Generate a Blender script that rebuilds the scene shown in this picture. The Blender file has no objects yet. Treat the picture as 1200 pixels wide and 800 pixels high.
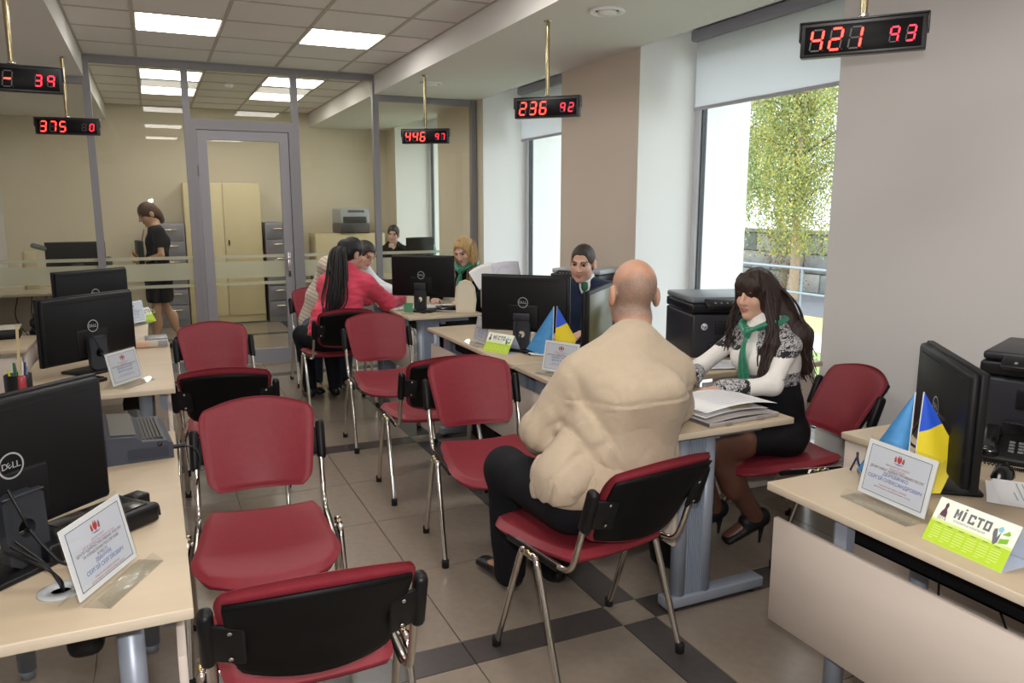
import bpy, bmesh, math, random
import numpy as np
from mathutils import Vector, Matrix
random.seed(7)
PI = math.pi
SC = bpy.context.scene
COL = SC.collection

# ---------------------------------------------------------------- camera
F_PX, YAW, PITCH, CAM_H = 905.0, math.radians(24.7), math.radians(9.83), 1.56
cam = bpy.data.cameras.new('camera')
cam.sensor_width = 36.0
cam.lens = 36.0 * F_PX / 1200.0
cam.clip_start = 0.05
cam_o = bpy.data.objects.new('camera', cam)
COL.objects.link(cam_o)
cam_o.location = (0, 0, CAM_H)
cam_o.rotation_euler = (PI / 2 - PITCH, 0, -YAW)
SC.camera = cam_o

# ---------------------------------------------------------------- sky, exposure
world = bpy.data.worlds.new('overcast_sky')
SC.world = world
world.use_nodes = True
_bg = world.node_tree.nodes['Background']
_bg.inputs['Color'].default_value = (0.86, 0.93, 1.0, 1)
_bg.inputs['Strength'].default_value = 1.75
SC.view_settings.view_transform = 'Standard'
SC.view_settings.look = 'None'
SC.view_settings.gamma = 1.0
SC.view_settings.exposure = 0.95
SC.cycles.use_denoising = True
SC.cycles.max_bounces = 8
SC.cycles.transparent_max_bounces = 16
SC.cycles.sample_clamp_indirect = 6.0
PANEL_STRENGTH = 6.6
# the camera's flash, fired just above the lens
fl = bpy.data.lights.new('camera_flash', 'AREA')
fl.shape = 'RECTANGLE'; fl.size = 0.07; fl.size_y = 0.045
fl.energy = 18.0
fl.color = (1.0, 0.99, 0.97)
fl_o = bpy.data.objects.new('camera_flash', fl)
COL.objects.link(fl_o)
fl_o.location = (0.0, -0.02, CAM_H + 0.13)
fl_o.rotation_euler = (PI / 2 - PITCH, 0, -YAW)

# ---------------------------------------------------------------- pixel -> point
_cy, _sy, _cp, _sp = math.cos(YAW), math.sin(YAW), math.cos(PITCH), math.sin(PITCH)
_FWD = Vector((_sy * _cp, _cy * _cp, -_sp)); _RT = Vector((_cy, -_sy, 0)); _DN = _FWD.cross(_RT)
def at(px, py, X=None, Y=None, Z=None):
    d = _RT * (px - 600) + _DN * (py - 400) + _FWD * F_PX
    if X is not None: t = X / d.x
    elif Y is not None: t = Y / d.y
    else: t = (Z - CAM_H) / d.z
    return Vector((0, 0, CAM_H)) + d * t

# ---------------------------------------------------------------- materials
def lin(c):
    if isinstance(c, str):
        c = [int(c[i:i + 2], 16) / 255 for i in (0, 2, 4)]
    return tuple((x / 12.92 if x <= .04045 else ((x + .055) / 1.055) ** 2.4) for x in c[:3]) + (1,)
MATS = {}
def mat(name, col='808080', rough=.5, metal=0., var=None, bump=None, emit=0., spec=.5, attr=None, sheen=0., coat=0.):
    if name in MATS: return MATS[name]
    m = bpy.data.materials.new(name); MATS[name] = m
    m.use_nodes = True
    nt = m.node_tree; N = nt.nodes; L = nt.links
    b = N['Principled BSDF']
    c = lin(col)
    b.inputs['Base Color'].default_value = c
    b.inputs['Roughness'].default_value = rough
    b.inputs['Metallic'].default_value = metal
    b.inputs['Specular IOR Level'].default_value = spec
    if sheen: b.inputs['Sheen Weight'].default_value = sheen
    if coat: b.inputs['Coat Weight'].default_value = coat
    if emit:
        b.inputs['Emission Color'].default_value = c
        b.inputs['Emission Strength'].default_value = emit
    src = None
    if attr:
        a = N.new('ShaderNodeAttribute'); a.attribute_name = attr; src = a.outputs['Color']
    if var:   # (scale or xyz scale, amount)
        tc = N.new('ShaderNodeTexCoord'); mp = N.new('ShaderNodeMapping')
        s = var[0]; mp.inputs['Scale'].default_value = s if isinstance(s, tuple) else (s, s, s)
        L.new(tc.outputs['Object'], mp.inputs['Vector'])
        n = N.new('ShaderNodeTexNoise'); n.inputs['Scale'].default_value = 1.0; n.inputs['Detail'].default_value = 5
        L.new(mp.outputs['Vector'], n.inputs['Vector'])
        r = N.new('ShaderNodeMapRange'); r.inputs[1].default_value = .25; r.inputs[2].default_value = .75
        r.inputs[3].default_value = 1 - var[1]; r.inputs[4].default_value = 1 + var[1]
        L.new(n.outputs['Fac'], r.inputs[0])
        mx = N.new('ShaderNodeMix'); mx.data_type = 'RGBA'; mx.blend_type = 'MULTIPLY'; mx.inputs[0].default_value = 1
        if src: L.new(src, mx.inputs[6])
        else: mx.inputs[6].default_value = c
        L.new(r.outputs[0], mx.inputs[7]); src = mx.outputs[2]
    if src: L.new(src, b.inputs['Base Color'])
    if bump:  # (scale, strength)
        tc = N.new('ShaderNodeTexCoord'); mp = N.new('ShaderNodeMapping')
        s = bump[0]; mp.inputs['Scale'].default_value = s if isinstance(s, tuple) else (s, s, s)
        L.new(tc.outputs['Object'], mp.inputs['Vector'])
        n = N.new('ShaderNodeTexNoise'); n.inputs['Scale'].default_value = 1.0; n.inputs['Detail'].default_value = 4
        L.new(mp.outputs['Vector'], n.inputs['Vector'])
        bp = N.new('ShaderNodeBump'); bp.inputs['Strength'].default_value = bump[1]; bp.inputs['Distance'].default_value = .01
        L.new(n.outputs['Fac'], bp.inputs['Height']); L.new(bp.outputs['Normal'], b.inputs['Normal'])
    return m
def glass(name, tint=(.97, .98, .97), base=.05, rough=0.0, body=0.0, bodycol='E8ECE8', slant=.9, trl=.5):
    """pane: mostly transparent, mirror-like at a slant; body = milky share"""
    if name in MATS: return MATS[name]
    m = bpy.data.materials.new(name); MATS[name] = m; m.use_nodes = True
    nt = m.node_tree; N = nt.nodes; L = nt.links
    N.remove(N['Principled BSDF']); out = N['Material Output']
    tr = N.new('ShaderNodeBsdfTransparent'); tr.inputs[0].default_value = (*tint, 1)
    gl = N.new('ShaderNodeBsdfGlossy'); gl.inputs['Roughness'].default_value = rough
    lw = N.new('ShaderNodeLayerWeight'); lw.inputs[0].default_value = .5
    p = N.new('ShaderNodeMath'); p.operation = 'POWER'; p.inputs[1].default_value = 4; L.new(lw.outputs['Facing'], p.inputs[0])
    q = N.new('ShaderNodeMath'); q.operation = 'MULTIPLY_ADD'; q.inputs[1].default_value = slant; q.inputs[2].default_value = base
    L.new(p.outputs[0], q.inputs[0])
    mx = N.new('ShaderNodeMixShader'); L.new(q.outputs[0], mx.inputs[0]); L.new(tr.outputs[0], mx.inputs[1]); L.new(gl.outputs[0], mx.inputs[2])
    s = mx.outputs[0]
    if body:
        d = N.new('ShaderNodeBsdfDiffuse'); d.inputs[0].default_value = lin(bodycol)
        t2 = N.new('ShaderNodeBsdfTranslucent'); t2.inputs[0].default_value = lin(bodycol)
        ad = N.new('ShaderNodeMixShader'); ad.inputs[0].default_value = trl; L.new(d.outputs[0], ad.inputs[1]); L.new(t2.outputs[0], ad.inputs[2])
        m2 = N.new('ShaderNodeMixShader'); m2.inputs[0].default_value = body; L.new(s, m2.inputs[1]); L.new(ad.outputs[0], m2.inputs[2]); s = m2.outputs[0]
    L.new(s, out.inputs['Surface'])
    return m

# ---------------------------------------------------------------- mesh building
def empty(name, loc=(0, 0, 0), rz=0.):
    o = bpy.data.objects.new(name, None); COL.objects.link(o)
    o.empty_display_size = .1
    o.location = loc; o.rotation_euler = (0, 0, rz)
    return o
def tag(o, label=None, cat=None, group=None, kind=None):
    if label: o['label'] = label
    if cat: o['category'] = cat
    if group: o['group'] = group
    if kind: o['kind'] = kind
    return o
def thing(name, label, cat, loc=(0, 0, 0), rz=0., group=None):
    return tag(empty(name, loc, rz), label, cat, group)
def rotm(rx=0, ry=0, rz=0):
    return Matrix.Rotation(rz, 3, 'Z') @ Matrix.Rotation(ry, 3, 'Y') @ Matrix.Rotation(rx, 3, 'X')
class MB:
    def __init__(s): s.v = []; s.f = []; s.mi = []; s.sm = []
    def add(s, vs, fs, mi=0, smooth=False):
        o = len(s.v); s.v += [tuple(v) for v in vs]
        for f in fs: s.f.append([i + o for i in f]); s.mi.append(mi); s.sm.append(smooth)
        return s
    def box(s, c, d, R=None, mi=0):
        vs = []
        for x in (-.5, .5):
            for y in (-.5, .5):
                for z in (-.5, .5):
                    p = Vector((x * d[0], y * d[1], z * d[2]))
                    if R: p = R @ p
                    vs.append(p + Vector(c))
        return s.add(vs, [(0, 1, 3, 2), (4, 6, 7, 5), (0, 4, 5, 1), (2, 3, 7, 6), (0, 2, 6, 4), (1, 5, 7, 3)], mi)
    def span(s, a, b, mi=0):
        return s.box([(p + q) / 2 for p, q in zip(a, b)], [abs(q - p) for p, q in zip(a, b)], None, mi)
    def rbox(s, c, d, r=.01, seg=2, R=None, mi=0):
        bm = bmesh.new(); bmesh.ops.create_cube(bm, size=1)
        for v in bm.verts: v.co = Vector((v.co.x * d[0], v.co.y * d[1], v.co.z * d[2]))
        bmesh.ops.bevel(bm, geom=bm.edges[:], offset=min(r, min(d) * .49), segments=seg, affect='EDGES', profile=.5)
        for v in bm.verts: v.co = ((R @ v.co) if R else v.co) + Vector(c)
        bm.verts.index_update()
        s.add([v.co.copy() for v in bm.verts], [[v.index for v in f.verts] for f in bm.faces], mi, True); bm.free(); return s
    def tube(s, pts, r, n=8, mi=0, cap=True, flat=None):
        pts = [Vector(p) for p in pts]; k = len(pts)
        rs = r if isinstance(r, (list, tuple)) else [r] * k
        T = []
        for i in range(k):
            t = pts[min(i + 1, k - 1)] - pts[max(i - 1, 0)]
            T.append(t.normalized() if t.length > 1e-9 else Vector((0, 0, 1)))
        up = Vector((0, 0, 1)) if abs(T[0].z) < .9 else Vector((1, 0, 0))
        x = T[0].cross(up).normalized(); vs = []
        for i in range(k):
            x = (x - T[i] * x.dot(T[i])).normalized(); y = T[i].cross(x)
            for j in range(n):
                a = 2 * PI * j / n
                vs.append(pts[i] + x * (math.cos(a) * rs[i]) + y * (math.sin(a) * rs[i] * (flat or 1)))
        fs = [(i * n + j, i * n + (j + 1) % n, (i + 1) * n + (j + 1) % n, (i + 1) * n + j) for i in range(k - 1) for j in range(n)]
        s.add(vs, fs, mi, True)
        if cap:
            s.add([vs[j] for j in range(n)], [tuple(range(n))[::-1]], mi); s.add(vs[-n:], [tuple(range(n))], mi)
        return s
    def lathe(s, prof, n=24, c=(0, 0, 0), mi=0, R=None, smooth=True):
        vs = []; k = len(prof)
        for r, z in prof:
            for j in range(n):
                a = 2 * PI * j / n; p = Vector((r * math.cos(a), r * math.sin(a), z))
                if R: p = R @ p
                vs.append(p + Vector(c))
        fs = [(i * n + j, i * n + (j + 1) % n, (i + 1) * n + (j + 1) % n, (i + 1) * n + j) for i in range(k - 1) for j in range(n)]
        if prof[0][0] > 1e-5: fs.append(tuple(range(n))[::-1])
        if prof[-1][0] > 1e-5: fs.append(tuple((k - 1) * n + j for j in range(n)))
        return s.add(vs, fs, mi, smooth)
    def prism(s, poly, h0, h1, M=None, mi=0):
        """poly in local xy, extruded h0..h1 along local z, placed by 4x4 M"""
        n = len(poly); vs = [Vector((x, y, h)) for h in (h0, h1) for x, y in poly]
        if M: vs = [M @ v for v in vs]
        return s.add(vs, [tuple(range(n))[::-1], tuple(range(n, 2 * n))] + [(i, (i + 1) % n, n + (i + 1) % n, n + i) for i in range(n)], mi)
    def grid(s, nu, nv, fn, mi=0, smooth=True, flip=False):
        vs = [Vector(fn(i / (nu - 1), j / (nv - 1))) for j in range(nv) for i in range(nu)]
        fs = [(j * nu + i, j * nu + i + 1, (j + 1) * nu + i + 1, (j + 1) * nu + i) for j in range(nv - 1) for i in range(nu - 1)]
        if flip: fs = [f[::-1] for f in fs]
        return s.add(vs, fs, mi, smooth)
    def mesh(s, name, mats):
        me = bpy.data.meshes.new(name); me.from_pydata(s.v, [], s.f)
        for m in (mats if isinstance(mats, (list, tuple)) else [mats]): me.materials.append(m)
        me.polygons.foreach_set('material_index', s.mi); me.polygons.foreach_set('use_smooth', s.sm)
        me.update(); return me
    def build(s, name, mats, parent=None, loc=None):
        o = bpy.data.objects.new(name, s.mesh(name, mats)); COL.objects.link(o)
        if parent: o.parent = parent
        if loc: o.location = loc
        return o
def solid(o, t, off=0.):
    m = o.modifiers.new('thickness', 'SOLIDIFY'); m.thickness = t; m.offset = off; return o
def subsurf(o, n=1):
    m = o.modifiers.new('smooth', 'SUBSURF'); m.levels = n; m.render_levels = n; return o
def copy_tree(o, parent=None):
    c = o.copy(); COL.objects.link(c)
    if parent: c.parent = parent
    for ch in [x for x in KIDS.get(o.name, [])]: copy_tree(ch, c)
    return c
KIDS = {}
def index_kids():
    KIDS.clear()
    for x in bpy.data.objects:
        if x.parent: KIDS.setdefault(x.parent.name, []).append(x)
def spline(pts, n=6):
    """Catmull-Rom through pts"""
    P = [Vector(p) for p in pts]; P = [2 * P[0] - P[1]] + P + [2 * P[-1] - P[-2]]; out = []
    for i in range(1, len(P) - 2):
        for k in range(n):
            t = k / n
            a, b, c, d = P[i - 1:i + 3]
            out.append(.5 * ((2 * b) + (c - a) * t + (2 * a - 5 * b + 4 * c - d) * t * t + (3 * b - a - 3 * c + d) * t ** 3))
    out.append(P[-2]); return out
_txt = {}
def text_geo(body, size, fat=0.):
    """verts, faces of flat text centred on the origin in xy"""
    key = (body, size, fat)
    if key in _txt: return _txt[key]
    cu = bpy.data.curves.new('lettering', 'FONT'); cu.body = body; cu.size = size; cu.align_x = 'CENTER'; cu.align_y = 'CENTER'; cu.resolution_u = 2; cu.offset = fat
    o = bpy.data.objects.new('lettering', cu); COL.objects.link(o)
    dg = bpy.context.evaluated_depsgraph_get(); me = o.evaluated_get(dg).to_mesh()
    r = ([v.co.copy() for v in me.vertices], [list(p.vertices) for p in me.polygons])
    o.evaluated_get(dg).to_mesh_clear(); bpy.data.objects.remove(o); bpy.data.curves.remove(cu)
    _txt[key] = r; return r
def put_text(mb, body, size, M, mi=0, maxw=None, bold=0, fat=0.):
    vs, fs = text_geo(body, size, fat)
    if not vs: return
    w = max(v.x for v in vs) - min(v.x for v in vs); k = min(1., maxw / w) if maxw else 1.
    mb.add([M @ Vector((v.x * k, v.y, 0)) for v in vs], fs, mi)
    if bold: mb.add([M @ Vector((v.x * k + bold, v.y + bold * .3, 1e-5)) for v in vs], fs, mi)
# ================================================================ palette
wood = mat('maple laminate', 'BDAB91', .45, var=((2, 14, 14), .05))
wood_edge = mat('maple edge band', 'CFC0AA', .5)
panel_m = mat('pale laminate panel', 'CFC2B7', .5, var=((3, 3, 12), .03))
steel_grey = mat('grey painted steel', '9AA2B0', .4, metal=.3)
rib_m = mat('ribbed grey plastic', '8893A3', .5)
chrome = mat('chrome', 'D8D4CC', .12, metal=1.)
black = mat('black plastic', '121214', .42, spec=.3)
black_soft = mat('soft black plastic', '0E0E10', .5, spec=.28)
black_gloss = mat('glossy black plastic', '0B0B0D', .16)
rubber = mat('black rubber', '0E0E0E', .8)
red_leather = mat('burgundy leatherette', '842B35', .46, spec=.3, var=(40, .06), bump=(220, .10))
shell_m = mat('black chair shell', '08080A', .55, spec=.2)
paper = mat('white paper', 'EDEDEE', .7)
white_m = mat('white plaster', 'F2F2F2', .8)
wall_m = mat('beige grey wall paint', 'D6D3D1', .75, var=(1.2, .015))
cream_m = mat('cream wall paint', 'DCD2BC', .75)
soffit_m = mat('grey white soffit paint', 'E0DEDA', .8)
tile_c = mat('mineral ceiling tile', 'E6E3DF', .9, bump=(60, .15))
tbar_m = mat('ceiling tee bar', 'B9B3AA', .6)
alu = mat('grey aluminium profile', '8B898D', .45, metal=.3)
glass_m = glass('partition glass', (.95, .95, .91), .026)
win_glass = glass('window glass', (.97, .98, .98), .03)
frost = glass('frosted film', (.95, .95, .93), .02, .3, .55, 'DCDCC8')
panel_light = mat('lamp diffuser', 'FFFAF5', .5, emit=PANEL_STRENGTH)
lamp_frame = mat('lamp frame', 'E8E4DA', .5)

YB, Y0, XL, XR, ZH, ZL = 11.6, -1.6, -1.7, 3.25, 2.88, 2.69
def struct(o, kind='structure'): o['kind'] = kind; return o

# ---------------------------------------------------------------- floor: slab with tiles
floor = struct(MB().span((XL - .1, Y0 - .1, -.12), (4.0, YB + .1, -.008)).build('floor', mat('floor grout', '8F8577', .8)))
ft_l = mat('light porcelain floor tile', '8C8073', .23, var=(26, .07))
ft_d = mat('dark porcelain floor tile', '4A4543', .26, var=(26, .08))
def lines(lo, hi, s0):
    """tile edges: 15 cm strip at s0, four 60 cm tiles, next strip"""
    out = []; p = s0 - 2.55 * 6
    while p < hi + 3:
        e = [p, p + .15] + [p + .15 + .6 * k for k in range(1, 5)]
        for i in range(len(e) - 1): out.append((e[i], e[i + 1], i == 0))
        p += 2.55
    return [(max(a, lo), min(b, hi), s) for a, b, s in out if b > lo + .02 and a < hi - .02]
_tm = {}
for x0, x1, sx in lines(XL, 3.74, 1.513):
    for y0, y1, sy in lines(.55, YB, 2.28):
        dark = sx != sy
        key = (round(x1 - x0, 3), round(y1 - y0, 3), dark)
        if key not in _tm:
            g = .0012; mb = MB()
            hx, hy = (x1 - x0) / 2 - g, (y1 - y0) / 2 - g; b = .0012
            vs = [(-hx, -hy, -.008), (hx, -hy, -.008), (hx, hy, -.008), (-hx, hy, -.008), (-hx + b, -hy + b, 0), (hx - b, -hy + b, 0), (hx - b, hy - b, 0), (-hx + b, hy - b, 0)]
            mb.add(vs, [(0, 1, 5, 4), (1, 2, 6, 5), (2, 3, 7, 6), (3, 0, 4, 7), (4, 5, 6, 7)])
            _tm[key] = mb.mesh('floor_tile', ft_d if dark else ft_l)
        o = bpy.data.objects.new('floor_tile', _tm[key]); COL.objects.link(o); o.parent = floor
        o.location = ((x0 + x1) / 2, (y0 + y1) / 2, 0)
# near part behind the camera
MB().span((XL, Y0, -.008), (XR, .55, 0)).build('floor_tile', ft_l, floor)

# ---------------------------------------------------------------- ceiling
ceil = struct(MB().span((XL - .1, Y0 - .1, 2.95), (4.28, YB + .1, 3.05)).build('ceiling', soffit_m))
MB().span((XL - .1, Y0, ZL), (-.46, YB, 2.95)).build('soffit', soffit_m, ceil)
MB().span((2.13, Y0, ZL), (XR, YB, 2.95)).build('soffit', soffit_m, ceil)
MB().span((XR, Y0, 2.81), (4.3, YB, 2.95)).build('soffit', white_m, ceil)
gx = [-.455, -.03, .57, 1.17, 1.77, 2.125]
gy = [-1.05 + .6 * k for k in range(22)]
LIGHTS = [(1, y) for y in (3.75, 6.15)] + [(3, y) for y in (1.35, 3.75, 6.15)] + [(1, 1.35), (1, -1.05), (3, -1.05)]
LIGHTS += [(1, 8.55), (1, 9.75), (3, 8.55), (3, 9.75)]
mb = MB()
for x in gx: mb.span((x - .012, Y0, ZH - .003), (x + .012, YB, ZH + .03))
for y in gy: mb.span((-.455, y - .012, ZH - .0025), (2.125, y + .012, ZH + .029))
mb.build('tee_grid', tbar_m, ceil)
tiles = {}
LSET = {(i, round(y, 2)) for i, y in LIGHTS}
for i in range(5):
    for k in range(len(gy) - 1):
        y = gy[k]
        if y > YB: continue
        w, d = gx[i + 1] - gx[i], .6
        if (i, round(y, 2)) in LSET: continue
        key = (round(w, 3), d)
        if key not in tiles: tiles[key] = MB().box((0, 0, .012), (w - .005, d - .005, .02)).mesh('ceiling_tile', tile_c)
        o = bpy.data.objects.new('ceiling_tile', tiles[key]); COL.objects.link(o); o.parent = ceil
        o.location = (gx[i] + w / 2, y + d / 2, ZH)
lm = MB().rbox((0, 0, .015), (.57, .57, .03), .004).mesh('lamp_housing', lamp_frame)
dm = MB().box((0, 0, -.002), (.55, .55, .006)).mesh('diffuser', panel_light)
for n, (i, y) in enumerate(LIGHTS):
    front = y < 8
    if y > 6 and front: lab = 'square ceiling light panel before the glass wall, ' + ('left one' if i == 1 else 'right one')
    elif not front: lab = 'square ceiling light panel behind the glass wall, ' + ('nearer' if y < 9 else 'farther') + ' one of the ' + ('left' if i == 1 else 'right') + ' row'
    else: lab = 'ceiling light panel out of view, ' + ('left' if i == 1 else 'right') + ' row, ' + {3.75: 'nearest the two visible ones', 1.35: 'above the camera', -1.05: 'behind the camera'}[round(y, 2)]
    t = thing('ceiling_light', lab, 'light', (gx[i] + .3, y + .3, ZH), 0, 'square ceiling light panels')
    for nm, me in (('housing', lm), ('diffuser', dm)):
        o = bpy.data.objects.new(nm, me); COL.objects.link(o); o.parent = t
# round vents / speakers in the soffit
for (x, y, lab) in ((2.49, 4.09, 'round white ceiling vent near the second window'), (2.42, 7.04, 'round white ceiling vent by the glass wall')):
    t = thing('ceiling_vent', lab, 'vent', (x, y, ZL), 0, 'round ceiling vents')
    MB().lathe([(.105, 0), (.105, -.012), (.092, -.016), (.07, -.006), (.068, 0)], 28).build('ring', white_m, t)
    MB().lathe([(.0001, -.022), (.05, -.022), (.058, -.016), (.056, -.004), (.0001, -.004)], 24).build('disc', white_m, t)
    MB().lathe([(.068, -.001), (.056, -.001)], 24).build('throat', mat('vent throat', '77726C', .8), t)
t = thing('smoke_detector', 'small white smoke detector on the ceiling behind the glass door', 'detector', tuple(at(268, 98, Z=ZH)), 0)
MB().lathe([(.05, 0), (.05, -.02), (.035, -.04), (.0001, -.042)], 18).build('housing', white_m, t)

# ---------------------------------------------------------------- walls
struct(MB().span((XL - .15, Y0, -.1), (XL, YB, 3.0)).build('wall_left', wall_m))
struct(MB().span((XL - .15, Y0 - .15, -.1), (4.28, Y0, 3.0)).build('wall_back', wall_m))
struct(MB().span((XL - .15, YB, -.1), (4.28, YB + .15, 3.0)).build('wall_front', cream_m))
XF, XE = 3.75, 4.28            # window frame plane, outer face of the wall
wr = struct(MB().span((XR, Y0, -.1), (XE, 3.05, 2.95)).build('wall_right', wall_m))
WIN = [(3.05, 4.87), (6.05, 7.8), (9.25, 11.1)]
PIL = [(4.87, 6.05), (7.8, 9.25), (11.1, YB)]
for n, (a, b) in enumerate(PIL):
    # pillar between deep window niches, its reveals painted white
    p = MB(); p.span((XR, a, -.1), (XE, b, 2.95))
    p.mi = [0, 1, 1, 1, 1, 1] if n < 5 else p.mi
    o = p.build('pillar', [mat('wall paint with warm light tint', 'D8CABC', .75, var=(1.2, .015)) if n == 0 else cream_m, white_m], wr)  # first pillar: warm cast of the room light mixed into its wall colour
for n, (y0, y1) in enumerate(WIN):
    MB().span((XF - .08, y0, -.1), (XE, y1, .10)).build('window_sill', white_m, wr)
    MB().span((XF, y0, 2.66), (XE, y1, 2.95)).build('lintel', white_m, wr)
win_frame = mat('white grey window frame', 'D5D7DC', .4)
gasket = mat('dark window gasket', '55565C', .6)
for n, (y0, y1) in enumerate(WIN):
    yc = (y0 + y1) / 2
    w = struct(empty('window_%d' % (n + 1), (XF, yc, .10)))
    f = MB()
    def B(m, a, b): m.span([a[0], a[1] - yc, a[2] - .10], [b[0], b[1] - yc, b[2] - .10])
    B(f, (0, y1 - .06, .10), (.07, y1, 2.66)); B(f, (0, y0, .10), (.07, y0 + .06, 2.66))
    B(f, (0, y0 + .06, .10), (.07, y1 - .06, .16)); B(f, (0, y0 + .06, 2.60), (.07, y1 - .06, 2.66))
    f.build('window_frame', win_frame, w)
    g = MB(); B(g, (.017, y1 - .076, .16), (.055, y1 - .06, 2.60)); B(g, (.017, y0 + .06, .16), (.055, y0 + .076, 2.60)); B(g, (.017, y0 + .076, .16), (.055, y1 - .076, .172))
    g.build('gasket', gasket, w)
    g = MB(); B(g, (.032, y0 + .076, .172), (.04, y1 - .076, 2.60)); g.build('pane', win_glass, w)
# roller blinds
blind_m = glass('blind fabric', (0, 0, 0), 0, 1, .98, 'F0F0F4', trl=.72)
for n, lab in ((1, 'white roller blind with grey cassette on the far left window'), (0, 'white roller blind with grey cassette on the near window')):
    ya, yb = WIN[n][0] + .03, WIN[n][1] - .12
    t = thing('roller_blind', lab, 'blind', (3.63, (ya + yb) / 2, 2.25), 0, 'white roller blinds')
    h = (yb - ya) / 2
    MB().rbox((-.005, 0, .515), (.075, 2 * h, .08), .02, 3).build('cassette', mat('blind cassette', '8E8D95', .45), t)
    MB().span((-.0, -h + .02, .02), (.003, h - .03, .5)).build('fabric', blind_m, t)
    MB().rbox((.002, 0, .012), (.018, 2 * h - .05, .025), .006).build('bottom_bar', mat('blind bar', 'B9B8BE', .5), t)

# ---------------------------------------------------------------- glass partition
YP = 8.0
wg = struct(empty('wall_glass', (1.2, YP, 0)))
def pspan(mb, x0, x1, z0, z1, d=.03, y=0., mi=0): mb.span((x0 - 1.2, y - d, z0), (x1 - 1.2, y + d, z1), mi)
def post(x0, x1, z0, z1): m = MB(); pspan(m, x0, x1, z0, z1, .035); return m.build('post', alu, wg)
def rail(x0, x1, z0, z1): m = MB(); pspan(m, x0, x1, z0, z1, .034); return m.build('rail', alu, wg)
post(-.475, -.415, 0, ZH); post(.325, .385, 0, ZH - .05); post(1.305, 1.365, 0, ZH - .05); post(2.11, 2.17, 0, ZH); post(3.185, 3.245, 0, ZL); post(XL, XL + .05, 0, ZL)
rail(-.415, 2.11, ZH - .06, ZH - .001); rail(2.17, 3.18, ZL - .06, ZL - .001); rail(XL + .05, -.475, ZL - .06, ZL - .001)
rail(.385, 1.305, 2.32, 2.375)
for a, b in ((XL + .05, -.475), (-.415, .325), (1.365, 2.11), (2.17, 3.18)): rail(a, b, 0, .09)
for a, b, z0, z1 in ((XL + .05, -.475, .09, ZL - .06), (-.415, .325, .09, ZH - .06), (1.365, 2.11, .09, ZH - .06), (2.17, 3.18, .09, ZL - .06), (.385, 1.305, 2.375, ZH - .06)):
    m = MB(); pspan(m, a, b, z0, z1, .004); m.build('pane', glass_m, wg)
for a, b in ((XL + .05, -.475), (-.415, .325), (1.365, 2.11), (2.17, 3.18)):
    for z0, z1 in ((1.075, 1.105), (.88, 1.04), (.81, .84)):
        m = MB(); pspan(m, a, b, z0, z1, .0015, -.0065); m.build('frosted_stripe', frost, wg)
d1 = struct(empty('door_1', (.845, YP, 0)))
def dsp(mb, x0, x1, z0, z1, d=.025, y=0.): mb.span((x0 - .845, y - d, z0), (x1 - .845, y + d, z1))
m = MB(); dsp(m, .385, .425, 0, 2.32, .04); dsp(m, 1.265, 1.305, 0, 2.32, .04); dsp(m, .425, 1.265, 2.28, 2.32, .04); m.build('door_frame', alu, d1)
m = MB(); dsp(m, .43, .515, .02, 2.275); dsp(m, 1.175, 1.26, .02, 2.275); dsp(m, .515, 1.175, 2.19, 2.275); dsp(m, .515, 1.175, .02, .16); m.build('door_leaf', mat('light aluminium', '96949A', .45, metal=.3), d1)
m = MB(); dsp(m, .515, 1.175, .16, 2.19, .004); m.build('pane', glass_m, d1)
for z0, z1 in ((1.075, 1.105), (.88, 1.04), (.81, .84)):
    m = MB(); dsp(m, .515, 1.175, z0, z1, .0015, -.0065); m.build('frosted_stripe', frost, d1)
m = MB(); m.rbox((1.215 - .845, -.032, 1.0), (.03, .012, .24), .004); m.tube([(1.215 - .845, -.03, 1.06), (1.215 - .845, -.075, 1.06), (1.2 - .845, -.08, 1.06), (1.09 - .845, -.08, 1.06)], .009); m.tube([(1.215 - .845, -.03, .95), (1.215 - .845, -.045, .95)], .012)
m.build('door_handle', mat('satin steel', 'C9C6C2', .25, metal=1.), d1)
for z in (.35, 1.9):
    m = MB(); m.tube([(.4275 - .845, -.04, z - .05), (.4275 - .845, -.04, z + .05)], .01); m.build('hinge', alu, d1)

ot = thing('power_outlet', 'small pale power outlet on the grey wall behind the flags', 'outlet', tuple(at(1038, 523, X=3.25)), 0)
MB().rbox((-.006, 0, 0), (.012, .08, .08), .004).build('plate', mat('pale outlet plastic', 'C9C7C4', .5), ot)
m = MB(); m.lathe([(.0001, .001), (.022, .001), (.024, .006), (.024, .0)], 18, (-.012, 0, 0), 0, rotm(0, -PI / 2)); m.build('socket', mat('outlet grey', 'A3A19E', .5), ot)
# ================================================================ desks
def t_leg_parts(root, y, sx, xa, xb):
    """T leg: foot bar across the desk, flat ribbed column with round sides; xa aisle side, xb staff side (local x)"""
    x0, x1 = min(xa, xb), max(xa, xb)
    m = MB(); m.rbox(((x0 + x1) / 2, y, .04), (x1 - x0 - .03, .07, .045), .008)
    m.build('leg_foot', steel_grey, root)
    m = MB()
    for x in (x0 + .06, x1 - .06): m.lathe([(.02, .0), (.02, .018)], 12, (x, y, 0))
    m.build('foot_glide', rubber, root)['kind'] = 'stuff'
    xc = xa + (xb - xa) * .28
    leg = MB()
    for s in (-1, 1): leg.lathe([(.03, .06), (.03, .70)], 16, (xc + s * .06, y, 0))
    leg.span((x0 + .06, y - .02, .69), (x1 - .06, y + .02, .722))
    L = leg.build('leg', steel_grey, root)
    r = MB(); 
    r.span((xc - .055, y - .016, .062), (xc + .055, y + .016, .69))
    for k in range(10):
        x = xc - .05 + .1 * (k + .5) / 10
        for s in (-1, 1): r.span((x - .0035, y + s * .016, .065), (x + .0035, y + s * .0205, .688))
    r.build('ribbed_cover', rib_m, L)
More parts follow.
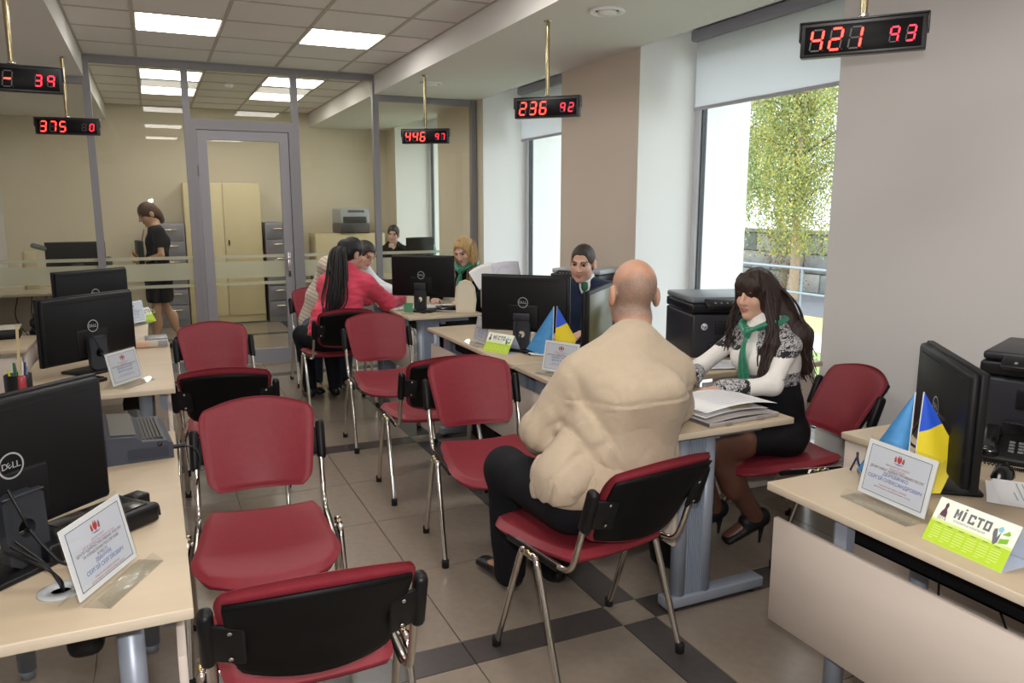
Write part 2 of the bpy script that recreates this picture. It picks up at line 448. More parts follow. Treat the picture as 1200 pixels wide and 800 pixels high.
def desk(label, xa, xb, y0, y1, tray=True, legs=(.1, -.1), posts=False):
    """xa = aisle edge, xb = staff edge"""
    t = thing('office_desk', label, 'desk', ((xa + xb) / 2, (y0 + y1) / 2, 0), 0, 'maple topped office desks')
    w, d = abs(xb - xa), y1 - y0; s = 1 if xb > xa else -1
    tb = MB().rbox((0, 0, .7375), (w, d, .025), .003, 2)
    tb.mi = [0 if abs(sum(tb.v[i][2] for i in f) / len(f) - .7375) > .011 else 1 for f in tb.f]
    tb.build('tabletop', [wood, wood_edge], t)
    px = -s * (w / 2 - .028)
    MB().rbox((px, 0, .475), (.018, d - .03, .33), .002, 1).build('modesty_panel', panel_m, t)
    m = MB()
    for y in (-d / 2 + .25, d / 2 - .25): m.span((px + s * .009, y - .02, .6), (px + s * .04, y + .02, .722))
    m.build('panel_bracket', steel_grey, t)['kind'] = 'stuff'
    if posts:
        for k in (-1, 1):
            for q in (-1, 1):
                m = MB(); m.lathe([(.028, .03), (.028, .722)], 20, (q * (w / 2 - .13), k * (d / 2 - .18), 0)); L_ = m.build('leg', steel_grey, t)
                m = MB(); m.lathe([(.022, 0), (.022, .012), (.03, .03)], 16, (q * (w / 2 - .13), k * (d / 2 - .18), 0)); m.lathe([(.045, .722), (.045, .715), (.03, .712)], 16, (q * (w / 2 - .13), k * (d / 2 - .18), 0)); m.build('leg_collar', steel_grey, L_)['kind'] = 'stuff'
    for k in (() if posts else legs): t_leg_parts(t, (-d / 2 + k) if k > 0 else (d / 2 + k), s, -s * (w / 2 - .03), s * (w / 2 - .03))
    m = MB()
    m.span((s * .02 - .02, -d / 2 + .14, .66), (s * .02 + .02, d / 2 - .14, .70)); m.build('crossbeam', steel_grey, t)
    if tray:
        m = MB(); m.span((px + s * .10, -d / 2 + .2, .62), (px + s * .2, d / 2 - .2, .625)); m.span((px + s * .10, -d / 2 + .2, .62), (px + s * .103, d / 2 - .2, .66)); m.span((px + s * .197, -d / 2 + .2, .62), (px + s * .2, d / 2 - .2, .66))
        m.build('cable_tray', black, t)
    return t
def side_desk(label, x0, x1, y0, y1, panel='near'):
    t = thing('side_desk', label, 'desk', ((x0 + x1) / 2, (y0 + y1) / 2, 0), 0, 'side desks for the printers')
    w, d = x1 - x0, y1 - y0
    MB().rbox((0, 0, .7375), (w, d, .025), .003, 2).build('tabletop', wood, t)
    MB().rbox((0, -d / 2 + .03, .40), (w - .06, .018, .6), .002, 1).build('front_panel', panel_m, t)
    for s in (-1, 1): MB().rbox((s * (w / 2 - .02), .02, .3625), (.018, d - .06, .725), .002, 1).build('side_panel', panel_m, t)
    return t
desk('maple desk at bottom right with blue-yellow flag and green calendar on it', 1.62, 2.22, .28, 1.69, posts=True)
desk('maple desk beside the bald man, with papers and grey folder on its near end', 1.66, 2.23, 2.2, 3.595)
desk('maple desk with round-logo monitor and small green calendar, farther end of the middle pair', 1.66, 2.23, 3.605, 5.0)
desk('maple desk where the blonde woman and the coral jacket sit, by the glass wall', 1.69, 2.29, 5.52, 6.92)
desk('maple desk at bottom left with a large acrylic name sign', .02, -.62, 1.61, 3.02, posts=True)
desk('maple desk on the left with pen cup and small name sign', .04, -.62, 3.76, 5.1, posts=True)
desk('farthest maple desk on the left, near the glass wall', -.08, -.68, 5.35, 6.75, posts=True)
side_desk('side desk under the printer at the right edge', 2.24, 3.2, 1.12, 1.98)
side_desk('side desk under the big black printer behind the lace-sleeved woman', 2.4, 3.2, 2.98, 3.85)
side_desk('side desk under the printer by the man in a suit', 2.75, 3.2, 4.7, 5.6)
side_desk('side desk behind the left monitors with a grey drawer under it', -1.62, -.72, 5.2, 5.75)

# ================================================================ the burgundy stacking chairs
def seat_pt(u, v, top):
    y = -.15 + .48 * v
    hw = (.198 + .04 * min(1, v * 1.35)) * (1 - .26 * max(0, (v - .55) / .45) ** 5) * (1 - .06 * max(0, (.12 - v) / .12) ** 2)
    x = (u * 2 - 1) * hw
    y += .055 * (1 - (u * 2 - 1) ** 2) * (v ** 3) - .012
    z = .452 + .012 * (abs(u * 2 - 1) ** 2.2) - .016 * math.sin(PI * v) + .012 * (1 - v) - .032 * max(0, (v - .66) / .34) ** 2
    e = min(1., min(u, 1 - u) / .06, min(v, 1 - v) / .05); e = max(e, 0.)
    rd = .021 * (1 - math.sqrt(max(0, 1 - (1 - e) ** 2)))
    return (x, y, z - rd if top else z - .042 + rd)
def back_pt(u, v, front):
    s = u * 2 - 1
    hw = .180 + .038 * v ** .8
    hw *= 1 - .11 * max(0, (v - .80) / .20) ** 2.5 - .17 * max(0, (.20 - v) / .20) ** 2.5
    x = s * hw
    zt = .520 + .277 * v + (.032 * (1 - s * s) if v > .5 else 0) * (v - .5) * 2 - (.012 * (1 - s * s)) * max(0, .3 - v) * 3.3
    y = -.205 - .13 * v - .035 * v * v - .052 * (1 - s * s) + .012
    e = max(0., min(1., min(u, 1 - u) / .07, min(v, 1 - v) / .07))
    rd = .016 * (1 - math.sqrt(max(0, 1 - (1 - e) ** 2)))
    return (x, y + (.018 - rd if front else -.012 + rd), zt)
def shell_pt(u, v, front):
    s0 = u * 2 - 1; k = .93
    p = back_pt(.5 + s0 * k / 2, .07 + v * .83, False)
    return (p[0], p[1] - (.004 if front else .013), p[2])
def closed(mb, fn, nu, nv):
    mb.grid(nu, nv, lambda u, v: fn(u, v, True)); mb.grid(nu, nv, lambda u, v: fn(u, v, False), flip=True)
    # weld rim
    o = len(mb.v) - 2 * nu * nv
    def A(i, j): return o + j * nu + i
    def Bx(i, j): return o + nu * nv + j * nu + i
    rim = [(i, 0) for i in range(nu)] + [(nu - 1, j) for j in range(1, nv)] + [(i, nv - 1) for i in range(nu - 2, -1, -1)] + [(0, j) for j in range(nv - 2, 0, -1)]
    for a, b in zip(rim, rim[1:] + rim[:1]):
        mb.f.append([A(*a), Bx(*a), Bx(*b), A(*b)]); mb.mi.append(0); mb.sm.append(True)
def make_chair():
    t = empty('visitor_chair')
    m = MB(); closed(m, seat_pt, 27, 33); m.build('seat', red_leather, t)
    m = MB(); closed(m, back_pt, 25, 21); m.build('backrest', red_leather, t)
    m = MB(); closed(m, shell_pt, 17, 13); m.build('back_shell', shell_m, t)
    for s in (-1, 1):
        x = s * .226
        m = MB(); m.rbox((s * .226, .02, .422), (.022, .30, .024), .004); m.build('seat_rail', black, t)
        m = MB(); m.tube(spline([(x, .12, .425), (x, -.05, .425), (x, -.15, .428), (x, -.19, .445), (x * 1.0, -.215, .49), (x, -.245, .58), (x, -.285, .70)], 4), .0105, 10); m.build('back_upright', chrome, t)
        br = MB(); R = rotm(.32)
        br.rbox((s * .230, -.282, .665), (.034, .044, .155), .016, 3, R)
        br.rbox((s * .193, -.302, .655), (.085, .012, .105), .006, 2, R @ rotm(0, 0, s * .35))
        B = br.build('back_bracket', black, t)
        sc = MB()
        for dz in (-.035, .035): sc.lathe([(.0001, .004), (.005, .003), (.006, 0)], 10, (s * .184, -.316 - dz * .32, .655 + dz), 0, rotm(PI / 2 + .3))
        sc.build('screw', chrome, B)['kind'] = 'stuff'
        for q in (-1, 1):
            m = MB(); m.tube(spline([(s * .255, 0, .425), (s * .255, q * .03, .423), (s * .256, q * .052, .40), (s * .262, q * .195, .012)], 4), .0115, 10)
            L = m.build('leg', chrome, t)
            m = MB(); m.lathe([(.016, 0), (.0165, .03), (.014, .036)], 14, (s * .2625, q * .1955, 0)); m.build('foot_cap', rubber, L)
        m = MB(); m.lathe([(.0001, .008), (.012, .006), (.014, -.006)], 12, (s * .258, 0, .43), 0, rotm(0, s * PI / 2)); m.build('frame_cap', mat('brass toned cap', 'C9B87A', .25, metal=1.), t)
    m = MB(); m.tube([(-.255, .0, .415), (.255, .0, .415)], .01, 10); m.build('crossbar', chrome, t)
    return t
G_CH = 'burgundy visitor and staff chairs'
CH = [
    ((1.31, 2.20), 8, 'burgundy chair the bald man in the beige jacket sits on'),
    ((1.345, 3.18), 174, 'empty burgundy chair left of the bald man, seat facing the viewer'),
    ((1.335, 3.99), -3, 'empty burgundy chair standing back to back behind the one left of the bald man'),
    ((1.36, 4.95), 178, 'empty burgundy chair in the middle aisle, back to back with the coral jacket woman'),
    ((1.25, 6.05), 2, 'burgundy chair under the woman in the coral jacket'),
    ((1.33, 6.98), 180, 'burgundy chair by the glass door under the person in the striped sweater'),
    ((.285, 2.71), 175, 'empty burgundy chair on the left, whole front of seat and back in view'),
    ((.285, 1.90), -3, 'nearest empty chair at the bottom, its black back shell to the viewer'),
    ((.305, 4.16), -8, 'empty chair with black back shell to the viewer, right behind the large red one'),
    ((.33, 4.97), 185, 'farthest empty burgundy chair on the left, red back toward the viewer'),
    ((2.62, 2.62), 77, 'burgundy chair of the lace-sleeved woman, beside the grey wall'),
]
chair0 = make_chair(); index_kids()
for n, (p, deg, lab) in enumerate(CH):
    c = chair0 if n == 0 else copy_tree(chair0)
    c.location = (*p, 0); c.rotation_euler = (0, 0, math.radians(deg)); tag(c, lab, 'chair', G_CH)

# ================================================================ hanging number displays
led_on = mat('lit red segment', 'FF2A22', .4, emit=5.0)
led_small = mat('lit small red segment', 'FF2030', .4, emit=3.0)
led_off = mat('unlit segment', '55524F', .5)
disp_face = mat('black display face', '070608', .5, spec=.2)
disp_case = mat('display case', '1B1A1D', .4)
SEG = {'0': 'abcdef', '1': 'bc', '2': 'abged', '3': 'abgcd', '4': 'fgbc', '5': 'afgcd', '6': 'afgedc', '7': 'abc', '8': 'abcdefg', '9': 'abcfg', '-': 'g', ' ': '', 'n': 'abcdfg'}
def digit(root, ch, x, z, h, small):
    w = h * .52; th = h * .095; sl = .13
    P = {'a': ((0, h), (w, h)), 'b': ((w, h), (w, h / 2)), 'c': ((w, h / 2), (w, 0)), 'd': ((0, 0), (w, 0)), 'e': ((0, 0), (0, h / 2)), 'f': ((0, h / 2), (0, h)), 'g': ((0, h / 2), (w, h / 2))}
    m = MB(); lit = SEG[ch]
    for k, ((x0, z0), (x1, z1)) in P.items():
        on = k in lit; t2 = th / 2 * (1.15 if on else .8)
        dx, dz = (x1 - x0), (z1 - z0); L = math.hypot(dx, dz); ux, uz = dx / L, dz / L; g = th * .35
        pts = []
        for (a, b) in ((g, 0), (g + t2, t2), (L - g - t2, t2), (L - g, 0), (L - g - t2, -t2), (g + t2, -t2)):
            qx, qz = x0 + ux * a - uz * b, z0 + uz * a + ux * b
            pts.append((x + qx - w / 2 + sl * (qz - h / 2), z + qz - h / 2))
        y = -.0262 if on else -.0258
        m.add([(p, y, q) for p, q in pts], [tuple(range(6))], 0 if on else 1)
        m.add([(p, y + .001, q) for p, q in pts], [tuple(range(6))[::-1]], 0 if on else 1)
    m.lathe([(.0001, 0), (th * .45, 0)], 8, (x + w / 2 + th * 1.1 - sl * h / 2, -.0258, z - h / 2), 1, rotm(PI / 2))
    m.build('digit', [led_small if small else led_on, led_off], root)
def display(label, X, Y, yaw, big, small, W=.42, zc=2.173):
    t = thing('number_display', label, 'display', (X, Y, zc), yaw, 'hanging red number displays')
    h = .12
    MB().rbox((0, 0, 0), (W, .05, h), .004, 2).build('case', disp_case, t)
    MB().rbox((0, -.0245, -.001), (W - .03, .002, h - .022), .0008, 1).build('face', disp_face, t)
    m = MB(); m.rbox((0, .0, h / 2 + .003), (W + .012, .054, .007), .002, 1)
    for s in (-1, 1): m.rbox((s * (W / 2 + .004), -.0, h / 2 - .03), (.006, .05, .065), .002, 1)
    m.build('bracket', mat('dark bracket steel', '4A4A4C', .3, metal=.8), t)
    for k, ch in enumerate(big): digit(t, ch, -W / 2 + .057 + k * .066, -.002, .073, False)
    for k, ch in enumerate(small): digit(t, ch, W / 2 - .103 + k * .053, -.004, .05, True)
    m = MB(); m.tube([(0, 0, h / 2 + .005), (0, 0, ZL - zc)], .0125, 12); m.build('pole', mat('polished brass-tinted pole', 'C2B48E', .14, metal=1.), t)
    m = MB(); m.lathe([(.028, ZL - zc), (.028, ZL - zc - .004), (.014, ZL - zc - .01)], 18); m.build('ceiling_flange', chrome, t)
    m = MB(); m.tube([(0, -.014, h / 2 + .01), (0, -.03, h / 2 + .012)], .005, 8); m.lathe([(.018, h / 2 + .005), (.018, h / 2 + .02)], 12); m.build('clamp', chrome, t)
R = math.radians
display('red number display reading 421 against the grey wall on the right', 2.405, 2.165, R(-52), '421', '93')
display('red number display reading 236 before the beige pillar', 2.29, 4.45, R(-45), '236', '92')
display('red number display reading 446 nearest the glass wall', 2.23, 6.66, R(-33), '446', '97')
display('red number display reading 375 on the left by the soffit', -.54, 7.01, R(-8), '375', ' 0', .44)
display('red number display cut by the left edge, showing a dash and 39', -.565, 4.55, R(3), '---', '39', .42)

# ================================================================ monitors
logo_m = mat('silver logo', 'C9CCD0', .3, metal=.6)
def monitor(label, X, Y, yaw, zc=1.0, base_dir=None, screen='off', group='black office monitors', W=.535, z0=.75, logo=True):
    """local -y is the back (logo side); width along x"""
    t = thing('computer_monitor', label, 'monitor', (X, Y, z0), yaw, group)
    c = zc - z0; H = .325
    m = MB(); m.rbox((0, .012, c), (W, .022, H), .004, 2)
    m.rbox((0, -.006, c - .0), (W - .012, .03, H - .01), .012, 2)
    m.rbox((0, -.0145, c - .075), (W * .34, .025, H * .42), .008, 2)
    m.build('housing', black_soft, t)
    MB().rbox((0, .0235, c + .004), (W - .03, .002, H - .045), .0006, 1).build('screen', mat('screen_' + screen, '0C0D0C' if screen == 'off' else '55553A', .35, emit=0 if screen == 'off' else .10), t)  # olive colour and faint glow stand in for a reflection on the screen
    m = MB(); m.box((0, -.0216, c + H / 2 - .028), (W * .8, .002, .004)); m.build('vent_slot', mat('slot', '050506', .8), t)
    if logo:
        lg = MB(); z = c + .008; y = -.0276
        n = 32; r0, r1 = .0265, .0305
        vs = [(r * math.cos(2 * PI * k / n), y, z + r * math.sin(2 * PI * k / n)) for r in (r0, r1) for k in range(n)]
        lg.add(vs, [(k, (k + 1) % n, n + (k + 1) % n, n + k) for k in range(n)])
        M4 = Matrix.Translation((0, y, z)) @ Matrix.Rotation(PI / 2, 4, 'X')
        put_text(lg, 'D', .021, Matrix.Translation((-.0155, 0, 0)) @ M4, 0, None, .0008)
        put_text(lg, 'E', .019, Matrix.Translation((-.005, 0, 0)) @ M4 @ Matrix.Rotation(.6, 4, 'Z'), 0, None, .0008)
        put_text(lg, 'L', .021, Matrix.Translation((.0065, 0, 0)) @ M4, 0, None, .0008)
        put_text(lg, 'L', .021, Matrix.Translation((.0165, 0, 0)) @ M4, 0, None, .0008)
        lg.build('logo', logo_m, t)
    # stand: neck with a round cable hole, foot plate
    nk = MB(); hz = .16; w = .10; n = 20; r = .021
    M4 = Matrix.Translation((0, -.05, 0)) @ Matrix.Rotation(PI / 2 - .05, 4, 'X')
    outer = []
    for k in range(n):
        a = 2 * PI * k / n; ca, sa = math.cos(a), math.sin(a); s = min(w / 2 / max(abs(ca), 1e-6), .085 / max(abs(sa), 1e-6))
        outer.append((ca * s, .1 + sa * s))
    inner = [(r * math.cos(2 * PI * k / n), .1 + r * math.sin(2 * PI * k / n)) for k in range(n)]
    for h in (-.012, .012):
        vs = [M4 @ Vector((x, y, h)) for x, y in outer + inner]
        nk.add(vs, [(k, (k + 1) % n, n + (k + 1) % n, n + k) if h > 0 else (n + k, n + (k + 1) % n, (k + 1) % n, k) for k in range(n)])
    for ring in (outer, inner):
        vs = [M4 @ Vector((x, y, h)) for h in (-.012, .012) for x, y in ring]
        nk.add(vs, [(k, (k + 1) % n, n + (k + 1) % n, n + k) for k in range(n)])
    nk.rbox((0, -.047, (.185 + c - .06) / 2), (w, .022, c - .06 - .17), .004)
    nk.build('stand_neck', mat('slate plastic', '2A2D33', .45), t)
    MB().rbox((0, .0, .007), (.22, .18, .014), .006, 2).build('stand_foot', black, t)
    cb = MB(); cb.tube(spline([(.0, -.06, .1), (.01, -.10, .05), (.03, -.13, .012), (.09, -.16, .008)], 5), .004, 6); cb.tube(spline([(-.03, -.05, .2), (-.02, -.085, .12), (.0, -.05, .095)], 4), .004, 6)
    cb.build('cable', black, t)
    return t
monitor('large black monitor back at the left edge, nearest of all', -.345, 1.985, R(45), .985)
monitor('black monitor back on the left behind the pen cup', -.325, 4.33, R(44), .975)
monitor('black monitor back on the left, half hidden behind the one by the pen cup', -.39, 5.72, R(42), 1.0)
monitor('black monitor on the bottom right desk, seen almost edge on behind the flag', 2.08, 1.47, R(231), .975)
monitor('black monitor in front of the man in the suit, logo on its back', 1.90, 3.96, R(-45), 1.02)
monitor('monitor with an olive reflection coloured into its screen between the bald man and the flag', 2.12, 3.52, R(225), .985, screen='lit')  # reflection given as screen colour and glow, not a picture shown
monitor('black monitor on the desk of the blonde woman, logo on its back', 1.90, 5.82, R(-43), 1.03)
# ================================================================ acrylic name signs
acr = glass('clear acrylic', (.95, .96, .96), .045, slant=.25)
sheet = mat('sign sheet grey blue', 'C9CDD6', .45)
ink_k = mat('dark print', '4A4552', .6); ink_r = mat('red print', '9A4A4E', .6); ink_b = mat('blue print', '4A62A8', .6); ink_n = mat('brown print', '6A5A58', .6)
crest_r = mat('crest red', 'B23A36', .6); crest_b = mat('crest blue', '3F6FA8', .6)
def sign(label, X, Y, yaw, lines_, z=.75, W=.21, H=.15):
    t = thing('name_sign', label, 'sign', (X, Y, z), yaw, 'acrylic name signs')
    tilt = math.radians(12); T = Matrix.Translation((0, 0, .012)) @ Matrix.Rotation(-tilt, 4, 'X')
    R3 = T.to_3x3()
    def P(x, y, zz): return T @ Vector((x, y, zz))
    m = MB()
    m.box(P(0, -.003, H / 2), (W + .004, .002, H), R3); m.box(P(0, .004, H / 2 + .004), (W + .004, .002, H + .008), R3)
    m.rbox((0, -.034, .0025), (W + .004, .062, .0025), .001, 1); m.box((0, -.05, .012), (W + .004, .0025, .03), rotm(-.9)); m.box((0, .03, .02), (W + .004, .0025, .05), rotm(.75))
    m.build('acrylic_holder', acr, t)
    MB().box(P(0, .0, H / 2), (W, .003, H), R3).build('paper', paper, t)
    w, h = W * .88, H * .84
    MB().box(P(0, -.0019, H / 2), (w, .0006, h), R3).build('printed_panel', sheet, t)
    pr = MB(); y = -.0024
    for s in (-1, 1):
        pr.box(P(s * w / 2, y, H / 2), (.0013, .0004, h), R3, 3); pr.box(P(0, y, H / 2 + s * h / 2), (w, .0004, .0013), R3, 3)
    M4 = T @ Matrix.Translation((0, y, H / 2)) @ Matrix.Rotation(PI / 2, 4, 'X')
    # crest: red shield, two supporters, blue ribbon
    cz = h * .34; k = H / .15
    def poly(pts, mi): pr.add([M4 @ Vector((x * k, (cz + yy * k), 0)) for x, yy in pts], [tuple(range(len(pts)))], mi)
    poly([(-.007, .008), (.007, .008), (.007, -.002), (0, -.010), (-.007, -.002)], 4)
    for s in (-1, 1): poly([(s * .008, -.006), (s * .015, -.007), (s * .016, .003), (s * .013, .010), (s * .010, .004)], 4 if s < 0 else 1)
    poly([(-.006, .009), (-.003, .013), (0, .009), (.003, .013), (.006, .009)], 1)
    poly([(-.017, -.009), (-.006, -.013), (.006, -.013), (.017, -.009), (.006, -.0105), (-.006, -.0105)], 5)
    zz = h * .17
    for txt, size, mi, bold in lines_:
        put_text(pr, txt, size * k, M4 @ Matrix.Translation((0, zz, 0)), mi, w * .9, .0004 if bold else 0); zz -= size * k * 1.16
    pr.build('print', [ink_n, ink_r, ink_b, ink_k, crest_r, crest_b], t)
    return t
TOP = [('ВИКОНАВЧИЙ КОМІТЕТ', .0065, 1, 0), ('МІСЬКОЇ РАДИ', .0065, 1, 0)]
BOT = [('Консультант відділу прийому', .0062, 1, 0), ('департаменту адміністративних послуг', .0062, 1, 0)]
SL1 = [('ДЕПАРТАМЕНТ', .006, 1, 0), ('ЦЕНТР АДМІНІСТРАТИВНИХ ПОСЛУГ', .006, 1, 0), ('ЦЕНТР АДМІНІСТРАТИВНИХ ПОСЛУГ', .0085, 0, 1), ('ТА УПРАВЛІННЯ ПОСЛУГАМИ', .0085, 0, 1), ('В МІСТІ', .0085, 0, 1), ('ІВАНЧУК', .0125, 2, 1), ('СЕРГІЙ СЕРГІЙОВИЧ', .0125, 2, 1)] + BOT
SR1 = TOP + [('ДЕПАРТАМЕНТ АДМІНІСТРАТИВНИХ ПОСЛУГ', .0095, 0, 1), ('ДЕРЕВЯНКО', .0135, 2, 1), ('СЕРГІЙ ОЛЕКСАНДРОВИЧ', .0135, 2, 1)] + BOT
SX = TOP + [('ДЕПАРТАМЕНТ АДМІНІСТРАТИВНИХ ПОСЛУГ', .0095, 0, 1), ('АДМІНІСТРАТОР', .0125, 2, 1), ('ЦЕНТРУ ПОСЛУГ', .0125, 2, 1)] + BOT
sign('clear acrylic name sign on the bottom left desk, largest in view', -.14, 1.80, R(62), SL1, W=.215, H=.155)
sign('acrylic name sign with blue lettering on the bottom right desk, before the flag', 1.775, 1.39, R(-94), SR1, W=.225, H=.155)
sign('acrylic name sign on the left desk beside the pen cup monitor', -.155, 3.93, R(56), SX)
sign('acrylic name sign half hidden by the beige jacket shoulder', 1.76, 3.28, R(-66), SX)
sign('acrylic name sign left of the small green calendar on the middle desk', 1.735, 4.24, R(-92), SX)
sign('small name sign on the farthest left desk, half behind a monitor', -.155, 5.98, R(52), SX)

# ================================================================ tent calendars
cal_w = mat('calendar white', 'EEF2E2', .45); cal_g = mat('calendar lime', 'B4D432', .45); cal_t = mat('calendar pale lime', 'D6E68C', .45)
cal_k = mat('calendar grey print', '6A6C70', .5); cal_bl = mat('calendar light blue', '8CC4DC', .5); cal_back = mat('calendar back blue white', 'D5DEF0', .5); cal_d = mat('calendar dark print', '5A3A44', .5); cal_gr = mat('calendar leaf green', '7FB82C', .5)
def calendar(label, X, Y, yaw, W=.2, z=.75):
    t = thing('tent_calendar', label, 'calendar', (X, Y, z), yaw, 'lime green tent calendars')
    a = math.radians(30); S = .115
    T = Matrix.Translation((0, -.055, 0)) @ Matrix.Rotation(PI / 2 - a, 4, 'X')     # local xy on the front slope
    m = MB(); m.prism([(-W / 2, 0), (W / 2, 0), (W / 2, S), (-W / 2, S)], -.0008, .0, T); m.build('front_sheet', cal_w, t)
    Tb = Matrix.Translation((0, .06, 0)) @ Matrix.Rotation(PI / 2 + a, 4, 'X')
    m = MB(); m.prism([(-W / 2, 0), (W / 2, 0), (W / 2, S), (-W / 2, S)], -.0008, .0, Tb); m.build('back_sheet', cal_back, t)
    m = MB(); m.box((0, 0, .0006), (W, .11, .001)); m.build('bottom_sheet', cal_back, t)
    p = MB()
    def q(x0, y0, x1, y1, mi, h=.0004): p.add([T @ Vector(v) for v in ((x0, y0, h), (x1, y0, h), (x1, y1, h), (x0, y1, h))], [(0, 1, 2, 3)], mi)
    def poly(pts, mi, h=.0006): p.add([T @ Vector((x, y, h)) for x, y in pts], [tuple(range(len(pts)))], mi)
    q(-W / 2, 0, W / 2, S * .47, 0); q(-W / 2, S * .47, W / 2, S * .53, 1); 
    for c in range(6):      # month blocks
        x0 = -W / 2 + .012 + c * (W - .024) / 6; w = (W - .024) / 6 - .006
        q(x0 + w * .2, S * .44, x0 + w * .75, S * .455, 3, .0006)
        for r_ in range(6): q(x0, S * (.37 - r_ * .055), x0 + w * (1 if r_ < 5 else .5), S * (.385 - r_ * .055), 1, .0006)
    # block lettering MICTO drawn stroke by stroke
    lx, ly, lw, lh, st = -.052, S * .665, .0165, .024, .0052
    for i_, L_ in enumerate('MICTO'):
        x0 = lx + i_ * (lw + .0034) + (.005 if i_ > 1 else 0) - (.009 if i_ > 1 else 0)
        if L_ == 'M':
            q(x0, ly, x0 + st, ly + lh, 2, .0008); q(x0 + lw - st, ly, x0 + lw, ly + lh, 2, .0008)
            poly([(x0 + st, ly + lh), (x0 + lw / 2, ly + lh * .52), (x0 + lw / 2, ly + lh * .18), (x0 + st, ly + lh * .6)], 2, .0008); poly([(x0 + lw - st, ly + lh), (x0 + lw - st, ly + lh * .6), (x0 + lw / 2, ly + lh * .18), (x0 + lw / 2, ly + lh * .52)], 2, .0008)
        elif L_ == 'I': q(x0 + .001, ly, x0 + .001 + st * 1.1, ly + lh, 2, .0008); q(x0 + .001, ly + lh + .003, x0 + .001 + st * 1.1, ly + lh + .0075, 2, .0008)
        elif L_ == 'C': q(x0, ly, x0 + st, ly + lh, 2, .0008); q(x0 + st, ly, x0 + lw, ly + st, 2, .0008); q(x0 + st, ly + lh - st, x0 + lw, ly + lh, 2, .0008); q(x0 + lw - st, ly + st, x0 + lw, ly + lh * .36, 2, .0008); q(x0 + lw - st, ly + lh * .64, x0 + lw, ly + lh - st, 2, .0008)
        elif L_ == 'T': q(x0 + lw / 2 - st / 2, ly, x0 + lw / 2 + st / 2, ly + lh - st, 2, .0008); q(x0, ly + lh - st, x0 + lw, ly + lh, 2, .0008)
        else: q(x0, ly, x0 + st, ly + lh, 2, .0008); q(x0 + lw - st, ly, x0 + lw, ly + lh, 2, .0008); q(x0 + st, ly, x0 + lw - st, ly + st, 2, .0008); q(x0 + st, ly + lh - st, x0 + lw - st, ly + lh, 2, .0008)
    put_text(p, 'СТОЛИЧНА КОМПАНІЯ', .007, T @ Matrix.Translation((-.008, S * .6, .0008)), 2, .098)
    put_text(p, '2016', .012, T @ Matrix.Translation((-W / 2 + .024, S * .57, .0008)), 2, .03)
    x = .048; y = S * .5
    poly([(x, y + .032), (x + .007, y + .035), (x + .012, y + .018), (x + .012, y - .004), (x + .008, y - .002), (x, y + .022)], 2)
    poly([(x + .012, y + .014), (x + .018, y + .03), (x + .018, y + .004), (x + .012, y - .004)], 2)
    poly([(x + .008, y + .036), (x + .016, y + .043), (x + .022, y + .036), (x + .019, y + .028), (x + .012, y + .028)], 4)
    poly([(x + .021, y + .024), (x + .034, y + .038), (x + .04, y + .03), (x + .036, y + .026)], 6)
    poly([(x + .02, y + .002), (x + .02, y + .014), (x + .04, y + .02), (x + .04, y + .008)], 6)
    x = -W / 2 + .024; y = S * .62
    poly([(x - .009, y), (x + .009, y - .002), (x + .008, y + .01), (x + .003, y + .02), (x - .003, y + .02), (x - .008, y + .008)], 5); poly([(x - .003, y + .02), (x + .004, y + .02), (x + .005, y + .03), (x, y + .036), (x - .004, y + .03)], 5)
    Q = Tb
    def pb(pts): p.add([Q @ Vector((x, y, -.0012)) for x, y in pts], [tuple(range(len(pts)))[::-1]], 7)
    if W > .15: pb([(-.095, .03), (-.05, .022), (-.06, .05), (-.09, .055)])
    p.build('print', [cal_g, cal_t, cal_k, cal_k, cal_bl, cal_d, cal_gr, mat('calendar blue print', '6B78B4', .5)], t)
calendar('large lime green tent calendar lettered МІСТО on the bottom right desk', 1.735, 1.115, R(-92), .205)
calendar('small lime green tent calendar on the middle desk, behind the empty chairs', 1.765, 3.98, R(-68), .2)

